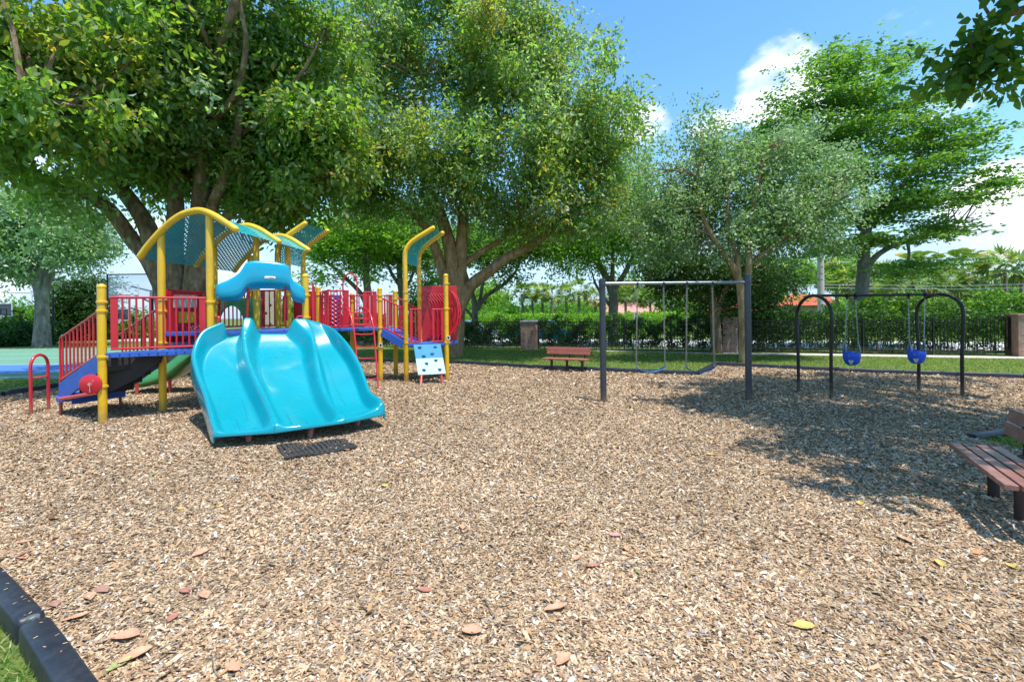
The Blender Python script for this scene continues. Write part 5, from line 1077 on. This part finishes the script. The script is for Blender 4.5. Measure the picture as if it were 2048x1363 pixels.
# palms
def palm(px, pyc, Y, size, label, grp, fan=True, nf=26, tw=.13):
    size *= 1.12; nf = int(nf * 1.5); c = P(px, pyc - 14, Y); t = empty('palm_tree', (c.x, c.y, 0), label, 'palm tree', grp)
    mb = MB(); mb.tube(cr_smooth([Vector((c.x, c.y, 0)), Vector((c.x + .05, c.y, c.z * .5)), c - Vector((0, 0, size * .1))], 5), [tw * 1.2, tw, tw * .85], n=10); mb.build('trunk', gb, t, smooth=50)
    V = []; Cc = []
    for k in range(nf):
        az = rng.uniform(0, 2 * np.pi); el = rng.uniform(-.65, 1.35); d = np.array([math.cos(az) * math.cos(el), math.sin(az) * math.cos(el), math.sin(el)]); col = pick(1, PAL['palm'], .25)[0]
        if el < -.45: col = np.array((.26, .24, .10)) * rng.uniform(.7, 1.2)
        base_ = np.array([*c]); hub = base_ + d * size * .45; side = unit(np.cross(d, np.array([0, 0, 1.]) + rng.normal(0, .3, 3)))
        if fan:
            for q in np.linspace(-1.25, 1.25, 11):
                dd = unit(d * math.cos(q) + side * math.sin(q)); tip = hub + dd * size * .55 * rng.uniform(.85, 1.1) + np.array([0, 0, -size * .12 * abs(q)]) + np.array([0, 0, -size * .08])
                w_ = unit(np.cross(dd, np.array([0, 0, 1.]) + side * .3)) * size * .035; m_ = hub.copy() * .5 + tip * .5
                V.append([hub, m_ + w_, tip, m_ - w_]); Cc.append(col * rng.uniform(.8, 1.2))
        else:
            pts = [base_ + d * size * s_ + np.array([0, 0, -size * .55 * s_ * s_]) for s_ in np.linspace(.1, 1.05, 14)]
            for i_, p_ in enumerate(pts):
                for sg in (-1, 1):
                    ln = size * .3 * math.sin(math.pi * (i_ + 1.5) / 16); tip = p_ + side * sg * ln + d * ln * .5 + np.array([0, 0, -ln * .5]); m_ = (p_ + tip) / 2; w_ = d * size * .022
                    V.append([p_, m_ + w_, tip, m_ - w_]); Cc.append(col * rng.uniform(.8, 1.2))
    npmesh('fronds', np.array(V), 4, np.clip(np.array(Cc), 0, 1), M_['palm'], t)
palm_l = [(1044, 600, 44, 1.2, 'leftmost of the row of fan palms over the lime hedge'), (1064, 597, 47, 1.2, 'fan palm second from the left over the lime hedge'), (1084, 600, 45, 1.2, 'fan palm just right of the squat brick pillar'), (1103, 604, 42, 1.25, 'fan palm with yellowed fronds over the gable roof'), (1132, 603, 43, 1.25, 'fan palm in front of the pale gable'),
          (1157, 594, 40, 1.2, 'tallest fan palm left of the tall left swing post'), (985, 618, 50, 1.5, 'bushy fan palm seen past the big trunk'), (1010, 622, 48, 1.4, 'yellowish fan palm left of the palm row'), (1190, 612, 44, 1.3, 'fan palm beside the top of the left swing post'), (1250, 600, 44, 1.3, 'fan palm behind the grey forked tree'), (1300, 612, 46, 1.5, 'fan palm over the pink roof right of the forked tree'), (1340, 590, 44, 1.6, 'silvery fan palm behind the belt swing chains')]
for x, y, Y_, s_, lab in palm_l: palm(x, y, Y_, s_, lab, 'fan palms beyond the hedge')
palm_r = [(1548, 560, 40, 1.7, 'fan palm left of the utility pole'), (1672, 565, 38, 1.7, 'fan palm between the utility pole and the grey trunk'), (1700, 580, 34, 1.5, 'fan palm touching the grey trunk'), (1770, 572, 36, 1.8, 'fan palm behind the right tree limb'),
          (1800, 585, 33, 1.6, 'fan palm behind the black top bar'), (1850, 580, 36, 1.7, 'fan palm above the right black arch'), (1900, 582, 38, 1.7, 'fan palm right of the black arch'), (1965, 564, 38, 1.6, 'fan palm left of the palm nearest the right edge'), (2010, 548, 34, 1.9, 'rounded fan palm near the right edge'), (2042, 552, 36, 1.8, 'fan palm cut by the right edge')]
for x, y, Y_, s_, lab in palm_r: palm(x, y, Y_, s_, lab, 'fan palms behind the right fence')
for x, y, Y_, s_, lab in ((1830, 545, 40, 2.6, 'feather palm with drooping grey fronds under the layered tree'), (1925, 538, 44, 2.6, 'feather palm standing against the cloud'), (1395, 580, 40, 2.4, 'drooping feather palm behind the belt swings')): palm(x, y, Y_, s_, lab, 'feather palms', fan=False, nf=20)

# ================================================================ HOUSES, POLE, CAR, HOOPS
def house(name, x0, x1, ytop, yeave, Y, depth, roofm, label, gable=None):
    a = P(x0, yeave, Y); b = P(x1, yeave, Y); r0 = P(x0 + (x1 - x0) * .28, ytop, Y + depth / 2); r1 = P(x0 + (x1 - x0) * .72, ytop, Y + depth / 2); ze = a.z
    t = empty(name, ((a.x + b.x) / 2, Y + depth / 2, 0), label, 'house'); mb = MB()
    mb.box((a.x + .5, Y + .5, -.1), (b.x - .5, Y + depth - .5, ze)); wl_ = mb.build('wall', M_['cream'], t)
    A = Vector((a.x, Y, ze)); B = Vector((b.x, Y, ze)); Cc = Vector((b.x, Y + depth, ze)); D = Vector((a.x, Y + depth, ze)); mb = MB()
    mb.face([A, B, r1, r0]); mb.face([B, Cc, r1]); mb.face([Cc, D, r0, r1]); mb.face([D, A, r0]); mb.face([D, Cc, B, A]); mb.build('roof', M_[roofm], t)
    n = max(2, int((b.x - a.x) / 4))
    for k in range(n):
        x = a.x + (b.x - a.x) * (k + .5) / n; mb = MB(); mb.box((x - .7, Y + .44, ze - 1.7), (x + .7, Y + .51, ze - .5)); w_ = mb.build('window', M_['white'], t); mb = MB(); mb.box((x - .6, Y + .42, ze - 1.6), (x + .6, Y + .445, ze - .6)); mb.build('pane', M_['glass'], w_)
    mb = MB(); mb.box((a.x + 2, Y + .43, 0), (a.x + 3, Y + .5, 2.1)); mb.build('door', M_['bench'], t)
    if gable:
        g0, g1, gy = gable; p0 = P(g0, yeave, Y - .6); p1 = P(g1, yeave, Y - .6); pt = P((g0 + g1) / 2, gy, Y - .6)
        mb = MB(); mb.prism([p0 + Vector((.3, 0, 0)), p1 - Vector((.3, 0, 0)), pt - Vector((0, 0, .2))], (0, .1, 0)); mb.build('gable', M_['cream'], t)
        mb = MB(); mb.face([p0, pt, pt + Vector((0, 4, 0)), p0 + Vector((0, 4, 0))]); mb.face([pt, p1, p1 + Vector((0, 4, 0)), pt + Vector((0, 4, 0))]); mb.build('gable_roof', M_[roofm], t, solid=.12)
    return t
house('house', 1085, 1345, 598, 628, 56, 12, 'pinkroof', 'low house with pale pink tiled roof and front gable behind the palms', gable=(1118, 1168, 609))
mb = MB(); q = P(1172, 606, 57); mb.box((q.x - .9, q.y, q.z - 1.6), (q.x + .9, q.y + 1.2, q.z + .3)); ho = mb.build('chimney', M_['cream'], bpy.data.objects['house'])
mb = MB(); mb.box((q.x - .5, q.y - .05, q.z - 1.3), (q.x + .45, q.y - .002, q.z - .2)); mb.build('vent', M_['glass'], ho)
house('house', 1545, 1690, 588, 611, 46, 10, 'redroof', 'house with bright red tiled roof beside the utility pole')
house('house', 1455, 1540, 604, 622, 36, 8, 'redroof', 'cream house with dark windows glimpsed behind the shaded brick pillar')
# utility pole + wires
up = P(1642, 600, 30); UP = empty('utility_pole', (up.x, up.y, 0), 'tall grey concrete utility pole rising behind the hedge', 'utility pole'); ztp = P(1642, 452, 30).z
mb = MB(); mb.tube([Vector((up.x, up.y, 0)), Vector((up.x, up.y, ztp + 1.5))], [.22, .16], n=12); mb.build('pole', M_['concrete'], UP, smooth=40)
mb = MB(); mb.beam(Vector((up.x - .9, up.y, ztp + .9)), Vector((up.x + .9, up.y, ztp + .9)), .1, .1); mb.build('cross_arm', M_['bark'], UP)
for k, (ya, yb, yc) in enumerate(((568, 569, 564), (574, 575, 572), (527, 525, 500))):
    mb = MB(); a = P(1300, ya + 6, 33); m_ = P(1642, yb, 30); c_ = P(2200, yc, 27)
    mb.tube([a, a.lerp(m_, .5) - Vector((0, 0, .1)), m_, m_.lerp(c_, .5) - Vector((0, 0, .15)), c_], .016, n=5)
    tag(mb.build('power_line', M_['galv'], loc=m_[:]), ['upper of the two close power lines crossing behind the bucket swings', 'lower of the two close power lines crossing behind the bucket swings', 'high power line passing under the layered tree'][k], 'power line')
mb = MB(); mb.tube([P(-60, 583, 40), P(60, 586, 40), P(200, 585, 40)], .03, n=5); tag(mb.build('power_line', M_['blackmetal'], loc=P(60, 586, 40)[:]), 'dark power line across the sky behind the court tree', 'power line')
# parked car behind the hedge
def car(px, Y, colm, label, roofz=1.47, dpx=0):
    c = P(px, 650, Y); c.z = 0; t = empty('parked_car', c, label, 'car', 'cars parked beyond the hedge'); u = Vector((*FD, 0)); n = Vector((*FN, 0))
    def q(x, y, z): return c + u * x + n * y + Vector((0, 0, z))
    mb = MB(); prof = [(-2.2, .3), (-2.25, .6), (-2.15, .82), (-1.5, .9), (1.1, .92), (2.1, .8), (2.25, .55), (2.2, .3)]
    mb.prism([q(x, -.85, z) for x, z in prof], n * 1.7); mb.build('body', M_[colm], t, bevel=.08)
    cab = [(-1.75, .9), (-1.25, 1.38), (-.9, roofz), (.3, roofz), (.6, 1.38), (1.25, .92)]; mb = MB(); mb.prism([q(x, -.72, z) for x, z in cab], n * 1.44); cb = mb.build('cabin', M_[colm], t, bevel=.05)
    mb = MB(); mb.prism([q(x, -.735, z) for x, z in ((-1.5, .95), (-1.12, 1.34), (-.35, 1.38), (-.35, .95))], n * 1.47); mb.prism([q(x, -.735, z) for x, z in ((-.27, .95), (-.27, 1.38), (.25, 1.38), (.5, 1.33), (1.0, .95))], n * 1.47); mb.build('window', M_['glass'], cb)
    for x in (-1.4, 1.4):
        for y in (-.84, .70):
            mb = MB(); mb.tube([q(x, y, .32), q(x, y + .16, .32)], .32, n=20); w_ = mb.build('wheel', M_['darkrub'], t, smooth=40); mb = MB(); mb.tube([q(x, y - .01, .32), q(x, y + .17, .32)], .19, n=14); mb.build('rim', M_['galv'], w_, smooth=40)
M_['turq'] = mat('turquoise_car_paint', (.01, .28, .42), .2, coat=.8); M_['silverp'] = mat('silver_car_paint', (.5, .52, .55), .2, metal=.5, coat=.8)
car(1085, 28.5, 'turq', 'turquoise car behind the hedge beside the squat brick pillar')
car(930, 31, 'silverp', 'silver blue car behind the hedge past the big trunk')
# basketball hoops
def hoop(px, ytop, ybot, wpx, Y, label, colm='white', frame='white', yaw=0):
    s = Y / F; a = P(px - wpx / 2, ytop, Y); b = P(px + wpx / 2, ybot, Y); c = (a + b) / 2; w = wpx * s / 2; h = (a.z - b.z) / 2
    t = empty('basketball_hoop', (c.x, Y, 0), label, 'basketball hoop', 'basketball hoops round the court')
    mb = MB(); mb.box((c.x - w, Y - .02, c.z - h), (c.x + w, Y + .02, c.z + h)); bb = mb.build('backboard', M_[colm], t)
    mb = MB()
    for (x0, z0, x1, z1) in ((-w, -h, w, -h), (-w, h, w, h), (-w, -h, -w, h), (w, -h, w, h)): mb.beam((c.x + x0, Y - .03, c.z + z0), (c.x + x1, Y - .03, c.z + z1), .05, .05, up=(0, 1, 0))
    mb.build('board_frame', M_[frame], bb)
    mb = MB(); q = w * .34
    for (x0, z0, x1, z1) in ((-q, -h * .7, q, -h * .7), (-q, h * .15, q, h * .15), (-q, -h * .7, -q, h * .15), (q, -h * .7, q, h * .15)): mb.beam((c.x + x0, Y - .03, c.z + z0), (c.x + x1, Y - .03, c.z + z1), .04, .03, up=(0, 1, 0))
    mb.build('target_square', M_['white' if frame != 'white' else 'blackmetal'], bb)
    mb = MB(); rc = Vector((c.x, Y - .38, c.z - h * .75)); mb.tube([rc + Vector((.23 * math.cos(k * math.pi / 8), .23 * math.sin(k * math.pi / 8), 0)) for k in range(17)], .012, n=6); mb.build('rim', M_['red'], t)
    mb = MB()
    for k in range(12):
        a_ = k * math.pi / 6; mb.tube([rc + Vector((.23 * math.cos(a_), .23 * math.sin(a_), 0)), rc + Vector((.13 * math.cos(a_ + .4), .13 * math.sin(a_ + .4), -.35))], .006, n=4, cap=False)
        mb.tube([rc + Vector((.23 * math.cos(a_), .23 * math.sin(a_), 0)), rc + Vector((.13 * math.cos(a_ - .4), .13 * math.sin(a_ - .4), -.35))], .006, n=4, cap=False)
    mb.build('net', M_['white'], t)
    mb = MB(); mb.tube([(c.x, Y + 1.2, -.05), (c.x, Y + 1.2, c.z - h * .2)], .08, n=12); mb.beam((c.x, Y + 1.2, c.z - h * .3), (c.x, Y + .02, c.z), .06, .06); mb.beam((c.x, Y + 1.2, c.z - h * 1.3), (c.x, Y + .02, c.z - h * .6), .05, .05); mb.build('pole', M_['blackmetal'], t)
hoop(8, 607, 632, 34, 34, 'basketball backboard with white rim at the left edge', colm='glass', frame='white')
hoop(262, 549, 596, 92, 21, 'large clear basketball backboard framed in black behind the guardrail', colm='clear', frame='blackmetal')
hoop(243, 618, 640, 30, 38, 'small far basketball backboard seen through the red bars', colm='glass', frame='white')
# lamp pole
q = P(106, 600, 34); LP = empty('lamp_pole', (q.x, q.y, 0), 'thin black lamp pole beside the pale court tree', 'lamp pole'); zt_ = P(106, 573, 34).z
mb = MB(); mb.tube([Vector((q.x, q.y, -.05)), Vector((q.x, q.y, zt_))], .07, n=10); mb.build('pole', M_['blackmetal'], LP, smooth=40)
mb = MB(); mb.beam(Vector((q.x, q.y, zt_)), Vector((q.x + .9, q.y, zt_ + .02)), .05, .05); mb.build('arm', M_['blackmetal'], LP)
mb = MB(); mb.box((q.x + .7, q.y - .15, zt_ - .08), (q.x + 1.3, q.y + .15, zt_ - .0)); mb.build('lamp_head', M_['blackmetal'], LP, bevel=.02)
# brown wall beyond the court
a = P(-40, 655, 37); b = P(75, 655, 37); mb = MB(); mb.box((a.x, 37, -.1), (b.x, 37.25, P(30, 655, 37).z)); wo = mb.build('wall', mat('brown_wall', (.16, .10, .06), .9, var=.2, bump=.3), loc=((a.x + b.x) / 2, 37, 0)); tag(wo, 'low brown wall behind the court at the left edge', 'wall')

# ================================================================ FALLEN LEAVES AND TWIGS
LFP = [((250, 1280), .15, 'o', 'large tan leaf at the bottom left beside the near border block'), ((270, 1318), .15, 'o', 'broad tan leaf lying lowest at the bottom left'), ((240, 1335), .11, 'g', 'pale green leaf beside the broad tan leaf at the bottom left'),
 ((150, 1240), .12, 'o', 'curled tan leaf just right of the joint of the border blocks'), ((205, 1185), .12, 'b', 'dull brown leaf on top of the leaf heap near the border block'), ((180, 1198), .11, 'o', 'round tan leaf at the left of the leaf heap'), ((110, 1213), .10, 'b', 'brown leaf against the border block above its joint'),
 ((465, 1343), .10, 'o', 'pinkish tan leaf at the bottom edge beside a curved twig'), ((402, 1110), .13, 'o', 'tan leaf alone below the left part of the slide mat'), ((368, 1188), .09, 'r', 'small reddish leaf left of a long tan one'), ((410, 1195), .11, 'o', 'long tan leaf right of a small reddish one'),
 ((345, 1240), .09, 'r', 'dark reddish leaf above the large tan leaf'), ((50, 1087), .10, 'o', 'tan leaf close to the left edge above the border block'), ((45, 1118), .12, 'o', 'tan leaf touching the border block at the left edge'), ((360, 1020), .08, 'y', 'yellow leaf left of and below the rubber mat'),
 ((1110, 1224), .13, 'o', 'large orange tan leaf in the open chips below the photo centre'), ((945, 1270), .12, 'o', 'orange tan leaf beside the pale twig'), ((1232, 1075), .09, 'p', 'pinkish red leaf right of the photo centre'), ((1188, 1137), .09, 'r', 'red brown leaf left of the thin grey twig'),
 ((1153, 1120), .08, 'o', 'light tan leaf just left of the red brown leaf'), ((1253, 1102), .08, 'o', 'light tan leaf just below the pinkish red leaf'), ((925, 1058), .09, 'o', 'orange leaf in the open chips left of the photo centre'), ((849, 1185), .10, 'r', 'reddish leaf far left of the large orange tan one'),
 ((1128, 1325), .11, 'o', 'orange tan leaf at the bottom edge under the photo centre'), ((1608, 1258), .12, 'y', 'large yellow leaf in the lower right chips'), ((1880, 1132), .11, 'y', 'yellow leaf below the shadow edge at the right'), ((1810, 1083), .12, 'o', 'tan leaf at the shadow edge at the lower right'),
 ((1720, 1010), .10, 'y', 'yellow leaf inside the tree shadow left of the bench'), ((1520, 945), .09, 'y', 'yellow leaf in the sun just left of the tree shadow'), ((1568, 920), .10, 'o', 'tan leaf near the tip of the tree shadow'), ((1420, 911), .10, 'y', 'yellowish leaf between the swings and the photo centre'),
 ((1865, 968), .15, 'd', 'large dark green leaf in the shade beside the brown bench'), ((1835, 992), .10, 'd', 'smaller dark green leaf in the shade beside the brown bench'), ((2022, 1137), .08, 'y', 'small yellow leaf at the right edge below the shadow'), ((770, 975), .10, 'y', 'yellow leaf right of and below the rubber mat')]
LC = {'o': (.52, .28, .17), 'b': (.34, .19, .14), 'r': (.38, .16, .11), 'p': (.5, .22, .2), 'y': (.50, .38, .10), 'g': (.30, .36, .12), 'd': (.12, .16, .08)}
lm_cache = {k: mat('fallen_leaf_' + k, c, .6, var=.22, vscale=25, bump=.2, bscale=30) for k, c in LC.items()}
for (xy, L_, k, lab) in LFP:
    p = G(*xy); a_ = random.uniform(0, 6.28); L_ *= 1.0; u = Vector((math.cos(a_), math.sin(a_), 0)); v_ = Vector((-u.y, u.x, 0)); rows = []; curl = random.uniform(.1, .35); tw = random.uniform(-.15, .15)
    for i in range(9):
        t_ = i / 8; w = L_ * .27 * math.sin(math.pi * t_ ** .85) ** .8 * random.uniform(.86, 1.08) + .0015; cx = (t_ - .5) * L_
        rows.append([p + u * cx + v_ * (w * s_) + Vector((0, 0, .016 + random.uniform(0, .004) + abs(s_) ** 1.5 * w * curl * 2 + curl * .25 * L_ * (2 * t_ - 1) ** 2 + tw * s_ * w)) for s_ in (-1, -.5, 0, .5, 1)])
    mb = MB(); mb.grid(rows); mb.tube([p - u * (L_ * .5) + Vector((0, 0, .03)), p - u * (L_ * .68) + Vector((0, 0, .02))], .0018, n=4)
    tag(mb.build('fallen_leaf', lm_cache[k], loc=(p.x, p.y, 0), smooth=60), lab, 'leaf', 'fallen leaves on the chips')
for pts, lab in (([(1235, 1135), (1290, 1137), (1345, 1146)], 'thin grey twig on the chips near the photo centre'), ([(970, 1205), (985, 1235), (1003, 1258)], 'pale twig on the chips below the photo centre'), ([(425, 1322), (427, 1345), (437, 1362)], 'curved grey twig at the bottom left'), ([(1375, 1080), (1405, 1060), (1400, 1020)], 'curved pale twig right of the photo centre'), ([(1280, 805), (1310, 808), (1330, 801)], 'thin curved strip lying on chips under the belt swings')):  # the last entry is just a thin curved tube below the swings
    q = [G(*a) + Vector((0, 0, .03)) for a in pts]; mb = MB(); mb.tube(cr_smooth(q, 5), [.004, .003, .002], n=6); tag(mb.build('twig', M_['greybark'], loc=q[1][:]), lab, 'twig')
# litter of small leaves, too many to count
n = 1500; x = rng.uniform(-13, 13, n); y = rng.uniform(3, 20, n); k = (np.abs(x) < y * 1.15) & (rng.uniform(0, 1, n) < .3 + .7 * (y / 20)); x = x[k]; y = y[k]; n = len(x)
pos = np.stack([x, y, np.full(n, .03)], 1); a = rng.uniform(0, 6.28, n); L = rng.uniform(.04, .09, n); d = np.stack([np.cos(a), np.sin(a), rng.normal(0, .1, n)], 1); s_ = np.stack([-np.sin(a), np.cos(a), rng.normal(0, .3, n)], 1)
V = np.stack([pos, pos + d * (L * .5)[:, None] + s_ * (L * .25)[:, None], pos + d * L[:, None], pos + d * (L * .5)[:, None] - s_ * (L * .25)[:, None]], 1)
tag(npmesh('leaf_litter', V, 4, pick(n, [(4, (.45, .22, .10)), (2, (.5, .4, .12)), (2, (.3, .12, .07)), (1, (.25, .33, .08))], .25), M_['dryleaf']), 'small scattered dry leaves', kind='stuff')
